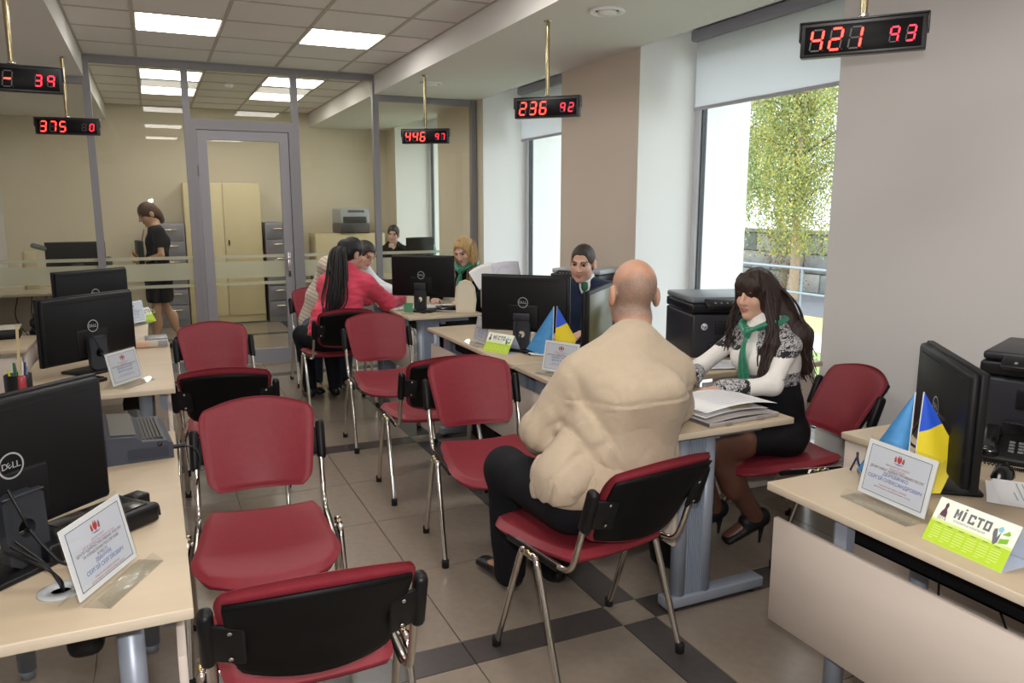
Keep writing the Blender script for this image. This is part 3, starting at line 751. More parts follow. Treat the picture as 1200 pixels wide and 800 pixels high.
# ================================================================ pairs of little flags
fl_b = mat('flag blue', '2358D8', .6); fl_y = mat('flag yellow', 'F0D828', .6); fl_l = mat('flag light blue', '4E96D2', .6, var=(30, .12)); fl_y2 = mat('flag yellow back', 'E6D348', .6)
def flags(label, X, Y, yaw, z=.75, s=1.):
    t = thing('desk_flags', label, 'flag', (X, Y, z), yaw, 'pairs of small desk flags')
    H = .30 * s
    m = MB(); m.tube([(0, 0, .005), (0.012 * s, 0, H)], .0022, 8); m.tube([(-.012, .012, .005), (-.006, .012, H * .99)], .0022, 8); m.build('pole', mat('white stick', 'E6E6E6', .4), t)
    m = MB(); m.lathe([(.026, 0), (.026, .006), (.012, .012), (.006, .03)], 20); m.build('base', black, t)
    # blue over yellow flag hanging from its corner
    def pt(u, v):
        top = Vector((.012, -.004, H)); a = Vector((.115, -.028, H * .42)); b = Vector((.045, -.02, H * .05)); c = Vector((.0, -.006, H * .10))
        e0 = top.lerp(a, v) if v < .999 else a
        L = Vector((.012, -.004, H)).lerp(Vector((.001, -.004, H * .24)), v); Rr = top.lerp(a, v)
        p = L.lerp(Rr, u); p.y += -.012 * math.sin(u * PI * 1.5) * v; return p * 1.0
    m = MB(); m.grid(9, 13, pt); 
    for k, f in enumerate(m.f): m.mi[k] = 0 if (k // 8) < 6 else 1
    m.build('flag_cloth', [fl_b, fl_y], t)
    def pt2(u, v):
        a = Vector((.001, -.005, H * .24)).lerp(Vector((.115, -.028, H * .42)), u); b = Vector((.002, -.004, H * .02)).lerp(Vector((.07, -.03, -H * .02 + .02)), u)
        p = a.lerp(b, v); p.y += -.012 * math.sin(u * PI * 1.5) * (1 - v * .6); return p
    m = MB(); m.grid(7, 7, pt2); m.build('flag_fold', fl_y2, t)
    def pt3(u, v):
        top = Vector((-.006, .012, H * .99)); 
        L = top.lerp(Vector((-.15, .0, H * .24)), v); Rr = top.lerp(Vector((-.011, .012, H * .2)), v)
        p = L.lerp(Rr, u); p.y += .014 * math.sin(u * PI * 2) * v; p.z -= .02 * math.sin(u * PI) * v; return p
    m = MB(); m.grid(11, 11, pt3); m.build('light_flag_cloth', fl_l, t)
flags('blue-yellow and light blue desk flags beside the monitor at bottom right', 1.915, 1.435, R(-30), .752, 1.0)
flags('blue-yellow and light blue desk flags between the two middle monitors', 1.88, 3.55, R(-28), .752, 1.0)

# ================================================================ printers, phone, mouse
pr_m = mat('charcoal printer plastic', '23242B', .4); pr_l = mat('grey printer lid', '7C8088', .35); pr_k = mat('printer black', '101014', .3)
def printer(label, X, Y, yaw, w, d, h, z=.75, lid_col=None, hp=False):
    t = thing('printer', label, 'printer', (X, Y, z), yaw, 'office printers')
    lid = lid_col or pr_m
    MB().rbox((0, 0, h * .36), (w, d, h * .72), .012, 3).build('body', pr_m, t)
    m = MB(); m.rbox((0, .01, h * .81), (w * 1.0, d * .97, h * .16), .01, 3); m.build('scanner_bed', pr_k, t)
    m = MB(); m.rbox((0, .02, h * .945), (w * .99, d * .93, h * .1), .012, 3); m.build('scanner_lid', lid, t)
    m = MB(); m.rbox((w * .08, -d / 2 - .002, h * .5), (w * .62, .012, h * .22), .004); m.build('front_cover', pr_k, t)
    m = MB(); m.rbox((w * .05, -d / 2 - .006, h * .14), (w * .7, .016, h * .2), .004); m.build('paper_tray', pr_k, t)
    m = MB(); m.rbox((w * .05, -d / 2 - .03, h * .27), (w * .55, .08, .004), .001); m.build('output_tray', pr_m, t)
    m = MB(); m.rbox((0, -d * .5 + .0, h * .9), (w * .7, .07, .02), .006, 2, rotm(.5)); C_ = m.build('control_panel', pr_k, t)
    b = MB()
    for k in range(8): b.lathe([(.006, 0), (.006, .004), (.004, .005)], 8, (-w * .25 + k * w * .07, -d * .5 - .012, h * .905), 0, rotm(.5))
    b.build('buttons', mat('grey button', '8A8C92', .5), C_)
    if hp:
        m = MB(); m.lathe([(.0001, .003), (.018, .003), (.019, 0)], 24, (-w * .36, -d / 2 - .001, h * .52), 0, rotm(PI / 2))
        L_ = m.build('logo_disc', mat('white grey disc', 'D6D9DE', .4), t)
        tx = MB(); put_text(tx, 'hp', .026, Matrix.Translation((-w * .36, -d / 2 - .0045, h * .52)) @ Matrix.Rotation(PI / 2, 4, 'X'), 0, None, .0008); tx.build('logo', pr_k, L_)
    return t
printer('big black multifunction printer by the near window, round pale logo on it', 2.92, 3.5, R(-18), .48, .46, .33, hp=True, lid_col=mat('bluish grey lid', '6F747E', .3))
printer('black printer cut by the right edge, beside the grey wall', 2.92, 1.62, R(-68), .46, .44, .31)
printer('printer with pale lid half hidden behind the suit man and his monitor', 2.98, 5.12, R(-60), .42, .4, .36, lid_col=mat('pale grey lid', 'A9ADB2', .3))

t = thing('desk_phone', 'black desk telephone with coiled cord at the right edge', 'telephone', (2.51, 1.53, .75), R(-60))
m = MB(); m.rbox((0, 0, .028), (.19, .21, .03), .012, 3, rotm(.16)); m.build('base', black, t)
hs = MB(); hs.rbox((-.06, 0, .058), (.045, .2, .022), .01, 3, rotm(.16)); hs.rbox((-.06, .08, .055), (.055, .055, .035), .014, 3, rotm(.16)); hs.rbox((-.06, -.08, .035), (.055, .055, .035), .014, 3, rotm(.16)); hs.build('handset', black_gloss, t)
k = MB()
for i in range(3):
    for j in range(4): k.rbox((.0 + i * .026, -.055 + j * .024, .0445 + (-.055 + j * .024) * .16), (.017, .013, .006), .002, 1, rotm(.16))
k.build('keypad', mat('key grey', '6E6E70', .5), t)
co = []
for i in range(170):
    a = i / 170; p = Vector((-.07 + .02 * math.sin(a * 6), -.12 - .05 * math.sin(a * PI), .012)) + Vector((a * .3 - .05, 0, 0)); th = i * 1.25
    co.append(p + Vector((0, math.cos(th) * .006, math.sin(th) * .006)))
m = MB(); m.tube(co, .0018, 5); m.build('coiled_cord', black, t)
t = thing('computer_mouse', 'black computer mouse on the bottom right desk', 'mouse', (2.31, 1.425, .75), R(20))
m = MB(); m.grid(13, 9, lambda u, v: ((u - .5) * .115, (v - .5) * .062 * math.sqrt(max(.02, 1 - (2 * u - 1) ** 2 * .8)), .034 * (max(0, 1 - (2 * u - 1.1) ** 2) ** .6) * (max(0, 1 - (2 * v - 1) ** 2) ** .45))); m.build('shell', black_gloss, t)
m = MB(); m.lathe([(.006, -.004), (.0065, 0), (.006, .004)], 12, (.032, 0, .031), 0, rotm(PI / 2)); m.build('wheel', rubber, t)

# ================================================================ papers, folders, keyboards
line_m = mat('faint print lines', 'A9ACB8', .7)
def papers(label, X, Y, z, yaw, n=3, W=.21, D=.297, curl=.0, cat='papers', seed=0, text=True):
    rnd = random.Random(seed + int(X * 100))
    t = thing('paper_sheets', label, cat, (X, Y, z), yaw)
    for k in range(n):
        a = rnd.uniform(-.22, .22); ox, oy = rnd.uniform(-.02, .02), rnd.uniform(-.02, .02); c, s = math.cos(a), math.sin(a)
        m = MB(); zk = .0012 + k * .0016
        def fn(u, v): 
            x, y = (u - .5) * W, (v - .5) * D
            return (ox + x * c - y * s, oy + x * s + y * c, zk + curl * (max(0, u - .55) ** 2) * 1.6 + .002 * math.sin(u * 5 + k))
        m.grid(8, 6, fn); 
        if text and k == n - 1:
            for j in range(16):
                v = .1 + j * .05
                pts = [fn(.12, v), fn(.12 + .76 * (1 if j % 5 else .5), v), fn(.12 + .76 * (1 if j % 5 else .5), v + .012), fn(.12, v + .012)]
                if curl == 0: m.add([(p[0], p[1], p[2] + .0022) for p in pts], [(0, 1, 2, 3)], 1)
        m.build('sheet', [paper, line_m], t)
    return t
papers('white papers cut by the right edge on the bottom right desk', 2.24, 1.24, .7515, R(30), 3, seed=1)
papers('white papers on the side desk in front of the black printer', 2.58, 3.14, .7515, R(80), 3, seed=2)
papers('printed white sheets fanned out on the blonde woman\'s desk', 2.08, 6.05, .7515, R(70), 4, seed=3)
papers('white papers under the stand of the blonde woman\'s monitor', 1.80, 6.12, .7515, R(20), 4, seed=4)
papers('white sheet by the stand of the monitor before the suit man', 2.02, 3.78, .7515, R(40), 2, seed=6)
# clear folder with sheets on the near end of the bald man's desk
t = thing('document_folder', 'grey translucent folder with printed sheets on the desk beside the beige jacket', 'folder', (2.0, 2.36, .75), R(4))
fol = mat('grey folder plastic', 'ADA6A4', .35)
def fc(u, v, z0, lift): 
    x, y = (u - .5) * .36, (v - .5) * .26
    return (x, y, z0 + lift * math.sin(PI * min(1, u * 1.05)) * (.4 + .6 * v))
m = MB(); m.grid(14, 8, lambda u, v: fc(u, v, .002, .004)); m.grid(14, 8, lambda u, v: fc(u, v, .016, .022)); m.rbox((0, -.13, .009), (.36, .006, .016), .003); m.build('cover', fol, t)
m = MB()
for x in (-.09, .08): m.rbox((x, -.135, .008), (.03, .014, .012), .003)
m.build('clasp', mat('folder clasp', '8C8786', .4), t)
m = MB(); m.grid(14, 8, lambda u, v: (fc(u, v, 0, 0)[0] * 1.05 + .03, fc(u, v, 0, 0)[1] * .95 + .035, .045 + .014 * math.sin(PI * u) - .024 * max(0, u - .7)))
for j in range(11):
    v = .12 + j * .075; 
    pts = [(-.1 + .03, (v - .5) * .247 + .035, .0605), (.1 + .03, (v - .5) * .247 + .035, .0605), (.1 + .03, (v - .49) * .247 + .035, .0605), (-.1 + .03, (v - .49) * .247 + .035, .0605)]
    m.add(pts, [(0, 1, 2, 3)], 1)
m.build('printed_sheet', [paper, line_m], t)
m = MB(); m.grid(6, 4, lambda u, v: (-.02 + u * .12, -.08 + v * .05, .041 + .004 * math.sin(PI * u))); m.build('yellowed_label', mat('yellowed paper', 'BEB28E', .6), t)
m = MB(); m.grid(8, 5, lambda u, v: ((u - .5) * .33, (v - .5) * .22 + .02, .026 + .012 * math.sin(PI * u))); m.build('inner_sheet', paper, t)

def keyboard(label, X, Y, yaw, W=.44):
    t = thing('keyboard', label, 'keyboard', (X, Y, .75), yaw, 'black keyboards')
    m = MB(); m.rbox((0, 0, .011), (W, .145, .018), .006, 2, rotm(.05)); m.build('case', black, t)
    m = MB()
    for r_ in range(5):
        for c in range(18): m.box((-W / 2 + .02 + c * (W - .04) / 17, -.05 + r_ * .024, .0215 + (-.05 + r_ * .024) * .05), (.018, .019, .006))
    m.build('keys', black_soft, t); return t
keyboard('black keyboard behind the monitor with the pen cup', -.42, 3.98, R(48), .36)
t = thing('dock_box', 'flat black box behind the large acrylic name sign', 'box', (-.2, 2.09, .75), R(40))
m = MB(); m.rbox((0, 0, .026), (.30, .15, .048), .008, 2); m.build('case', black, t)
m = MB(); m.rbox((.03, 0, .0515), (.2, .11, .004), .001, 1); m.build('lid', black_gloss, t)
m = MB(); m.rbox((.165, .03, .03), (.05, .05, .045), .006); m.tube(spline([(.17, .0, .03), (.18, -.03, .028), (.17, -.05, .005)], 4), .003, 6); m.build('adapter', black, t)
# ================================================================ left desks
t = thing('dictation_terminal', 'charcoal desktop terminal with ribbed top at the far end of the bottom left desk', 'terminal', (-.135, 2.84, .75), R(5))
ch_m = mat('slate grey plastic', '333845', .5); ch_t = mat('bronze grey top', '403C34', .45)
m = MB(); m.prism([(-.15, 0), (.13, 0), (.13, .05), (.11, .062), (.04, .066), (.02, .085), (-.05, .09), (-.15, .075)], -.17, .17, Matrix.Rotation(PI / 2, 4, 'X')); m.build('housing', ch_m, t)
m = MB(); m.prism([(.022, .086), (-.05, .0915), (-.05, .094), (.024, .0885)], -.15, .15, Matrix.Rotation(PI / 2, 4, 'X')); m.build('top_lid', ch_t, t)
m = MB()
for k in range(6): m.box((.046 + k * .011, .0, .066), (.007, .28, .005))
m.build('ribs', mat('rib bronze', '36322B', .5), t)
m = MB()
for k in range(7): m.box((.055, -.171, .012 + k * .005), (.12, .002, .0022))
m.build('vent_slots', mat('vent slate', '2A2E3A', .5), t)
m = MB(); m.lathe([(.0001, .004), (.007, .004), (.008, 0)], 12, (.09, -.17, .052), 0, rotm(PI / 2)); m.build('key_lock', mat('lock dark', '101216', .3), t)
m = MB(); m.rbox((-.11, .0, .083), (.06, .2, .012), .004); m.build('slot_cover', mat('dark brass grey', '4F4A3C', .35), t)
m = MB(); m.tube([(.13, -.12, .022), (.17, -.12, .022)], .008, 8); m.tube(spline([(.16, -.12, .022), (.2, -.13, .01), (.21, -.15, -.03), (.19, -.19, -.10)], 5), .003, 6); m.build('power_plug', black, t)
t = thing('cable_grommet', 'pale grey cable grommet with black leads on the bottom left desk', 'grommet', (-.235, 1.80, .75), 0)
m = MB(); m.lathe([(.045, 0), (.045, .004), (.04, .006), (.02, .006), (.02, -.002)], 28); m.build('ring', mat('light grey plastic', 'B9BBBD', .5), t)
m = MB()
for k in range(3): m.tube(spline([(-.08 - .01 * k, .05, .11 - k * .01), (-.03, .03 - k * .01, .06), (.0, .008 * k - .008, .025), (.005, .006 * k - .006, .002)], 5), .003, 6)
m.build('leads', black, t)
# pen cup
t = thing('pen_cup', 'black pen cup full of pens and a tall wooden ruler at the left edge', 'cup', (-.575, 3.84, .75), R(10))
m = MB(); m.lathe([(.0001, .002), (.05, .0), (.052, .005), (.052, .105), (.049, .105), (.049, .006)], 8); m.build('cup', black, t)
m = MB(); m.box((.01, -.02, .17), (.011, .003, .30), rotm(.05, .04)); m.build('ruler', mat('pale wood ruler', 'CDB98C', .5), t)
for k, (x, y, c, h) in enumerate(((-.03, .0, 'C8D83A', .13), (-.005, .02, '2F7A4A', .15), (.02, .0, 'E8E8E8', .155), (.03, .02, '27306A', .15), (.035, -.01, '8A93A0', .135), (-.01, -.025, '2E6E50', .16))):
    m = MB(); m.tube([(x * .5, y * .5, .01), (x, y, h * .8), (x * 1.1, y * 1.1, h)], [.005, .005, .003], 8); m.build('pen', mat('pen ' + c, c, .35), t)
m = MB(); m.rbox((.012, -.054, .055), (.03, .02, .1), .008); m.build('red_marker', mat('red marker', 'B3343E', .35), t)
m = MB(); m.rbox((.012, -.0645, .03), (.022, .002, .04), .001); m.build('marker_label', paper, t)
t = thing('glass_jar', 'small clear glass jar at the left edge beside the pen cup', 'jar', (-.72, 3.72, .75), 0)
m = MB(); m.lathe([(.03, 0), (.033, .01), (.033, .06), (.03, .065), (.03, .012)], 18); m.build('jar', acr, t)
m = MB(); m.lathe([(.0001, .008), (.028, .008), (.028, .03), (.0001, .03)], 16); m.build('clips', mat('steel clips', 'B9BBC0', .3, metal=.8), t)
t = thing('box_stack', 'flat white carton with grey tape at the far end of the pen cup desk', 'box', (-.1, 5.02, .75), R(3))
m = MB(); m.rbox((0, 0, .022), (.26, .16, .04), .004); m.build('carton', mat('faded carton', 'C9BDA9', .6), t)
m = MB(); m.rbox((.07, 0, .047), (.12, .14, .01), .003); m.rbox((.1, -.081, .022), (.05, .002, .03), .001); m.build('tape', mat('grey tape', '8E929A', .35), t)
m = MB(); m.rbox((-.03, -.0815, .022), (.1, .002, .022), .001); m.build('label', mat('pale orange label', 'D9A58A', .6), t)
calt = calendar('pale green tent calendar behind the name sign of the farthest left desk', -.1, 6.12, R(52), .1)
t = thing('web_camera', 'black web camera on the side desk by the left monitors', 'camera', tuple(at(45, 391, Z=.75)), R(20))
m = MB(); m.lathe([(.05, 0), (.05, .02), (.03, .05)], 16); m.rbox((0, 0, .075), (.09, .06, .06), .02, 3); m.rbox((0, 0, .12), (.05, .05, .04), .01, 2); m.build('body', black, t)
m = MB(); m.lathe([(.018, .0), (.016, .006), (.0001, .004)], 16, (.01, -.031, .075), 0, rotm(PI / 2)); m.build('lens', mat('pale lens', 'AEB4BE', .2), t)
t = thing('document_tray', 'black box with a pale rim on the side desk at the left edge', 'box', tuple(at(8, 395, Z=.75)), R(4))
m = MB(); m.rbox((-.1, 0, .03), (.36, .22, .06), .01); m.build('box', black, t)
m = MB(); m.rbox((-.1, -.0, .063), (.36, .22, .006), .002); m.build('rim', mat('pale rim', 'C8C2B4', .5), t)
t = thing('drawer_pedestal', 'grey drawer pedestal under the side desk at left', 'drawers', (-1.0, 5.5, 0), 0)
m = MB(); m.rbox((0, 0, .3), (.5, .44, .6), .006); m.build('body', steel_grey, t)
for k in range(3):
    m = MB(); m.rbox((0, -.225, .12 + k * .19), (.48, .018, .18), .004); D_ = m.build('drawer', mat('drawer grey', '6C7078', .5), t)
    m = MB(); m.rbox((0, -.24, .17 + k * .19), (.16, .016, .012), .004); m.build('handle', steel_grey, D_)
# bins and a tower under desks
t = thing('waste_bin', 'black waste bin lined with a shiny black bag under the bald man\'s desk', 'bin', (2.03, 2.66, 0), 0)
m = MB(); m.lathe([(.0001, .004), (.105, 0), (.11, .01), (.14, .29), (.143, .3), (.136, .3), (.105, .02)], 28); m.build('bin', black, t)
bag = mat('shiny black bag', '0C0C0E', .12, bump=(35, .8))
rn = random.Random(3); wob = [rn.uniform(-1, 1) for _ in range(64)]
m = MB(); m.grid(49, 9, lambda u, v: ((.146 + .012 * wob[int(u * 48) % 48] * math.sin(v * PI) + .012 * math.sin(v * 5)) * math.cos(u * 2 * PI), (.146 + .012 * wob[int(u * 48) % 48] * math.sin(v * PI) + .012 * math.sin(v * 5)) * math.sin(u * 2 * PI), .31 - v * (.13 + .03 * wob[(int(u * 48) % 48 + 7) % 64]) + .012 * wob[(int(u * 48) % 48 * 3) % 64] * (1 - v))); m.build('bag', bag, t)
t = thing('cable_box', 'black rounded cable box hanging under the bottom left desktop', 'box', (-.20, 1.86, .725), 0)
m = MB(); m.rbox((0, 0, -.07), (.075, .14, .14), .025, 3); m.build('case', black, t)
m = MB(); m.rbox((0, 0, -.004), (.09, .12, .008), .002); m.build('mounting_plate', steel_grey, t)
t = thing('computer_tower', 'black computer tower under the farther middle desk', 'computer', (2.0, 4.62, 0), R(2))
m = MB(); m.rbox((0, 0, .21), (.18, .38, .4), .01); m.build('case', black, t)
m = MB(); m.rbox((0, -.192, .22), (.15, .008, .34), .003); m.build('front_panel', black_gloss, t)
t = thing('computer_tower', 'black computer tower under the bottom right desk, leads hanging over it', 'computer', (2.05, .95, 0), R(2))
m = MB(); m.rbox((0, 0, .21), (.18, .38, .4), .01); m.build('case', black, t)
m = MB(); m.rbox((0, -.192, .22), (.15, .008, .34), .003); m.build('front_panel', black_gloss, t)
t = thing('desk_leads', 'black and blue leads looping on the bottom right desk behind the name sign', 'cable', (1.93, 1.60, .752), 0)
for k, (c, pts) in enumerate((('1B2A44', [(.0, .06, .0), (-.02, .02, .06), (-.07, -.02, .085), (-.085, -.05, .05), (-.06, -.1, .004), (.0, -.16, .003)]), ('3A2618', [(.02, .05, .0), (-.01, .0, .05), (-.03, -.03, .062), (-.02, -.06, .03), (.02, -.12, .003)]), ('6E93B5', [(.01, .04, .0), (-.03, .0, .035), (-.06, -.03, .03), (-.02, -.1, .004), (.03, -.15, .003)]))):
    m = MB(); m.tube(spline(pts, 6), .0032, 6); m.build('lead', mat('lead ' + c, c, .5), t)
t = thing('hanging_leads', 'black leads hanging under the bottom right desktop above its panel', 'cable', (1.75, 1.0, .7), 0)
for k, (y, dx, dy) in enumerate(((.2, .0, .02), (.05, .02, -.12), (-.02, .03, -.2), (-.22, .02, .04), (.12, .06, -.05))):
    m = MB(); m.tube(spline([(dx, y, .015), (dx, y + dy * .4, -.08), (dx + .03, y + dy, -.2), (dx + .05, y + dy * 1.2, -.35)], 5), .0032, 6); m.build('lead', black, t)
# things on the blonde woman's desk
t = thing('desk_organizer', 'cream rounded stand on the corner of the blonde woman\'s desk', 'stand', (2.2, 5.66, .75), R(-20))
m = MB(); 
pf = [(-.075, 0), (.075, 0), (.085, .1), (.075, .19), (.045, .235), (0, .25), (-.045, .235), (-.075, .19), (-.085, .1)]
m.prism(pf, -.045, .045, Matrix.Rotation(PI / 2, 4, 'X')); m.build('shell', mat('cream plastic', 'E3D6BC', .5), t)
m = MB(); m.prism([(x * .8, .02 + z * .85) for x, z in pf], .0455, .047, Matrix.Rotation(PI / 2, 4, 'X')); m.build('face', mat('paler cream', 'EADFC8', .5), t)
_o = Vector((2.5, 5.62, .75))
t = thing('plan_sheets', 'large white drawing sheets propped up between the blonde woman and the suit man', 'papers', tuple(_o), 0)
def propped(name, px, Y, bow, m_, grow=0):
    c = [at(x, y, Y=Y) - _o for x, y in px]
    def fn(u, v):
        p = c[0].lerp(c[1], u).lerp(c[3].lerp(c[2], u), v); return p + Vector((0, bow * math.sin(u * PI) - .10 * v, .012 * math.sin(u * PI) * (1 - v)))
    m = MB(); m.grid(12, 8, fn); return solid(m.build(name, m_, t), .002)
propped('sheet', ((549, 319), (578, 307), (586, 334), (556, 338)), 5.70, .03, paper)
propped('sheet', ((575, 309), (607, 306), (608, 340), (578, 342)), 5.66, -.04, mat('lavender white sheet', 'DCDCEA', .6))
rg_ = [at(591 + 9 * math.cos(a), 323 + 11 * math.sin(a), Y=5.60) - _o for a in np.linspace(-PI, 0, 16)]
m = MB(); m.tube(rg_, .0014, 5); m.build('drawn_ring', line_m, t)
m = MB(); m.rbox((.1, .16, .12), (.42, .07, .24), .01); m.build('document_case', mat('pale document case', 'D8D2CA', .6), t)
t = thing('slim_drive', 'flat black box with grey lead on the blonde woman\'s desk', 'box', (2.1, 5.78, .75), R(-14))
m = MB(); m.rbox((0, 0, .018), (.2, .12, .034), .006); m.build('box', black_gloss, t)
m = MB(); m.tube(spline([(-.1, -.05, .01), (-.05, -.1, .012), (.06, -.11, .01), (.1, -.07, .01)], 6), .004, 6); m.build('lead', mat('pale grey lead', 'C9C9C4', .5), t)
t = thing('sign_stand', 'small clear plastic holder at the aisle edge of the blonde woman\'s desk', 'sign', (1.75, 5.72, .75), R(-30))
m = MB(); m.box((0, 0, .05), (.09, .003, .1), rotm(-.2)); m.box((0, -.02, .002), (.09, .05, .003)); m.build('holder', acr, t)
m = MB(); m.box((0, -.004, .05), (.07, .001, .07), rotm(-.2)); m.build('card', mat('green card', '4F8E63', .6), t)
# ================================================================ room behind the glass
cab_c = mat('cream cabinet', 'CDBF98', .5); cab_g = mat('grey drawer cabinet', '8B8B92', .45, metal=.2); hand_m = mat('warm steel handle', 'D8C8A8', .25, metal=1.)
def drawers(label, X, Y, w, h, n):
    t = thing('drawer_cabinet', label, 'cabinet', (X, Y, 0), 0, 'grey drawer cabinets behind the glass')
    MB().rbox((0, .0, h / 2), (w, .5, h), .006).build('body', cab_g, t)
    dh = (h - .1) / n
    for k in range(n):
        z = .08 + dh * (k + .5)
        D_ = MB().rbox((0, -.256, z), (w - .03, .02, dh - .012), .004).build('drawer', mat('drawer front grey', '7E7E86', .45, metal=.2), t)
        m = MB(); m.rbox((0, -.285, z + dh * .2), (w * .55, .012, .014), .005); 
        for s in (-1, 1): m.box((s * w * .25, -.275, z + dh * .2), (.01, .022, .01))
        m.build('handle', hand_m, D_)
drawers('grey drawer cabinet behind the glass, beside the walking woman', .17, 11.3, .40, 1.36, 6)
drawers('grey drawer cabinet behind the glass door, right of the cream wardrobe', 1.60, 11.25, .44, 1.36, 6)
t = thing('wardrobe', 'tall cream wardrobe seen through the glass door', 'wardrobe', (.86, 11.3, 0), 0)
MB().rbox((0, 0, .95), (.96, .52, 1.86), .006).build('carcass', cab_c, t)
MB().rbox((0, .0, .05), (.94, .5, .1), .004).build('plinth', mat('plinth', '6E7878', .6), t)
for s in (-1, 1):
    D_ = MB().rbox((s * .238, -.268, 1.0), (.468, .02, 1.76), .003).build('door', mat('cream door', 'CFC29C', .5), t)
    if s == 1:
        m = MB(); m.rbox((s * .05, -.285, 1.1), (.02, .02, .07), .005); m.build('lock', mat('dark lock', '25231F', .4), D_)
t = thing('low_cabinet', 'cream cabinet under the grey copier behind the glass', 'cabinet', (2.55, 11.3, 0), 0)
MB().rbox((0, 0, .6), (1.0, .5, 1.2), .006).build('carcass', cab_c, t)
for s in (-1, 1):
    D_ = MB().rbox((s * .248, -.258, .62), (.49, .02, 1.1), .003).build('door', mat('cream door', 'CFC29C', .5), t)
    MB().rbox((s * .05, -.275, .7), (.014, .02, .12), .004).build('handle', hand_m, D_)
t = thing('copier', 'grey copier on the cream cabinet behind the glass', 'copier', (2.6, 11.22, 1.2), R(4))
cop = mat('copier grey', 'A3A7A8', .45)
MB().rbox((0, 0, .07), (.44, .4, .14), .02).build('base', mat('copier dark', '4A4644', .5), t)
MB().rbox((0, 0, .24), (.44, .4, .22), .03, 3).build('body', cop, t)
MB().rbox((0, -.2, .19), (.34, .02, .09), .008).build('output_slot', mat('copier slot', '2F2A28', .5), t)
MB().rbox((.02, -.202, .31), (.24, .012, .03), .004).build('control_strip', mat('copier strip', '55585A', .4), t)
def back_desk(label, x0, x1, y0, y1):
    t = thing('office_desk', label, 'desk', ((x0 + x1) / 2, (y0 + y1) / 2, 0), 0)
    w, d = x1 - x0, y1 - y0
    MB().rbox((0, 0, .7375), (w, d, .025), .003).build('tabletop', wood, t)
    MB().rbox((0, d / 2 - .05, .5), (w - .1, .018, .4), .002, 1).build('modesty_panel', panel_m, t)
    for s in (-1, 1): MB().rbox((s * (w / 2 - .06), 0, .3625), (.03, d - .1, .725), .004).build('leg', steel_grey, t)
    m = MB()
    for k in range(4): m.tube(spline([(-w * .2 + k * .12, -d / 2 + .1, .72), (-w * .22 + k * .13, -d / 2 + .08, .5), (-w * .1 + k * .06, -d / 2 + .1, .2), (-w * .15 + k * .1, -d / 2 + .05, .02)], 5), .005, 6)
    m.build('cables', black, t)
back_desk('maple desk behind the glass at left, cables hanging under it', -1.6, -.35, 8.55, 9.3)
back_desk('maple desk of the dark haired woman behind the glass', 2.35, 3.2, 9.0, 9.9)
monitor('dark monitor behind the glass at left, seen above the frosted stripe', -.72, 8.9, R(12), 1.06, logo=False)
monitor('grey backed monitor in front of the dark haired woman behind the glass', 3.05, 9.4, R(20), 1.03, logo=False, W=.42)
t = thing('desk_phone', 'grey telephone beside the monitor behind the glass at left', 'telephone', (-1.12, 8.85, .75), R(14))
m = MB(); m.rbox((0, 0, .2), (.12, .14, .4), .02); m.build('pc_case', mat('off white case', 'C9BE9F', .5), t)
m = MB(); m.rbox((.12, .0, .42), (.2, .12, .05), .02, 2, rotm(0, .3)); m.build('handset', mat('grey green handset', '5F6A66', .4), t)
t = thing('tape_roll', 'yellow sticky notes on the desk behind the glass, left of the walking woman', 'notes', (-.44, 9.1, .75), R(30))
m = MB(); m.rbox((0, 0, .11), (.1, .08, .22), .02); m.build('pad', mat('yellow pad', 'D9C82A', .5), t)
m = MB(); m.lathe([(.03, .22), (.03, .29), (.015, .31)], 14); m.build('cap', mat('grey cap', '6F7674', .5), t)
t = thing('bottle_stand', 'narrow white stand in the window niche behind the glass', 'stand', (3.47, 10.2, 0), 0)
m = MB(); m.rbox((0, 0, .89), (.2, .2, .02), .004); m.build('top', white_m, t)
m = MB(); m.tube([(0, 0, .02), (0, 0, .885)], .02, 10); m.lathe([(.12, 0), (.12, .015), (.02, .02)], 20); m.build('leg', white_m, t)
t = thing('spray_bottle', 'teal bottle by the window behind the glass', 'bottle', (3.47, 10.2, .90), 0)
m = MB(); m.lathe([(.055, 0), (.062, .02), (.062, .13), (.025, .17), (.022, .2), (.0001, .21)], 18); m.build('bottle', mat('teal plastic', '4E8A8E', .35), t)
m = MB(); m.tube([(0, 0, .2), (0, 0, .24), (-.03, 0, .25)], .01, 8); m.build('nozzle', mat('dark teal', '27484C', .4), t)

# ================================================================ outside the windows
ground = struct(MB().span((4.28, -3, -.45), (7.5, 26, -.25)).build('trim_1', mat('green lawn', '9DB070', .9, var=(9, .25), bump=(40, .6))), 'structure')
struct(MB().span((7.5, -3, -.45), (8.6, 26, -.235)).build('trim_2', mat('white path', 'E4DCD8', .8)), 'structure')
struct(MB().span((8.6, -3, -.45), (10.0, 26, -.25)).build('trim_3', mat('dry yellow grass', 'C9BE84', .9, var=(7, .3), bump=(40, .6))), 'structure')
struct(MB().span((10.0, -3, -.5), (40, 40, -.27)).build('trim_4', mat('asphalt', '77787C', .85, var=(12, .08))), 'structure')
blade = MB(); rg = random.Random(11)
for k in range(9000):
    x, y = rg.uniform(4.35, 7.45), rg.uniform(2.5, 13); h = rg.uniform(.03, .08); a = rg.uniform(0, PI); dx, dy = math.cos(a) * .006, math.sin(a) * .006; lx, ly = rg.uniform(-.03, .03), rg.uniform(-.03, .03)
    blade.add([(x - dx, y - dy, -.25), (x + dx, y + dy, -.25), (x + lx, y + ly, -.25 + h)], [(0, 1, 2)], 0 if rg.random() < .75 else 1)
g_ = blade.build('grass', [mat('grass blade', '8FA860', .8), mat('yellowed grass blade', 'BDB878', .8)]); tag(g_, 'short autumn lawn outside the near window', 'grass', kind='stuff')
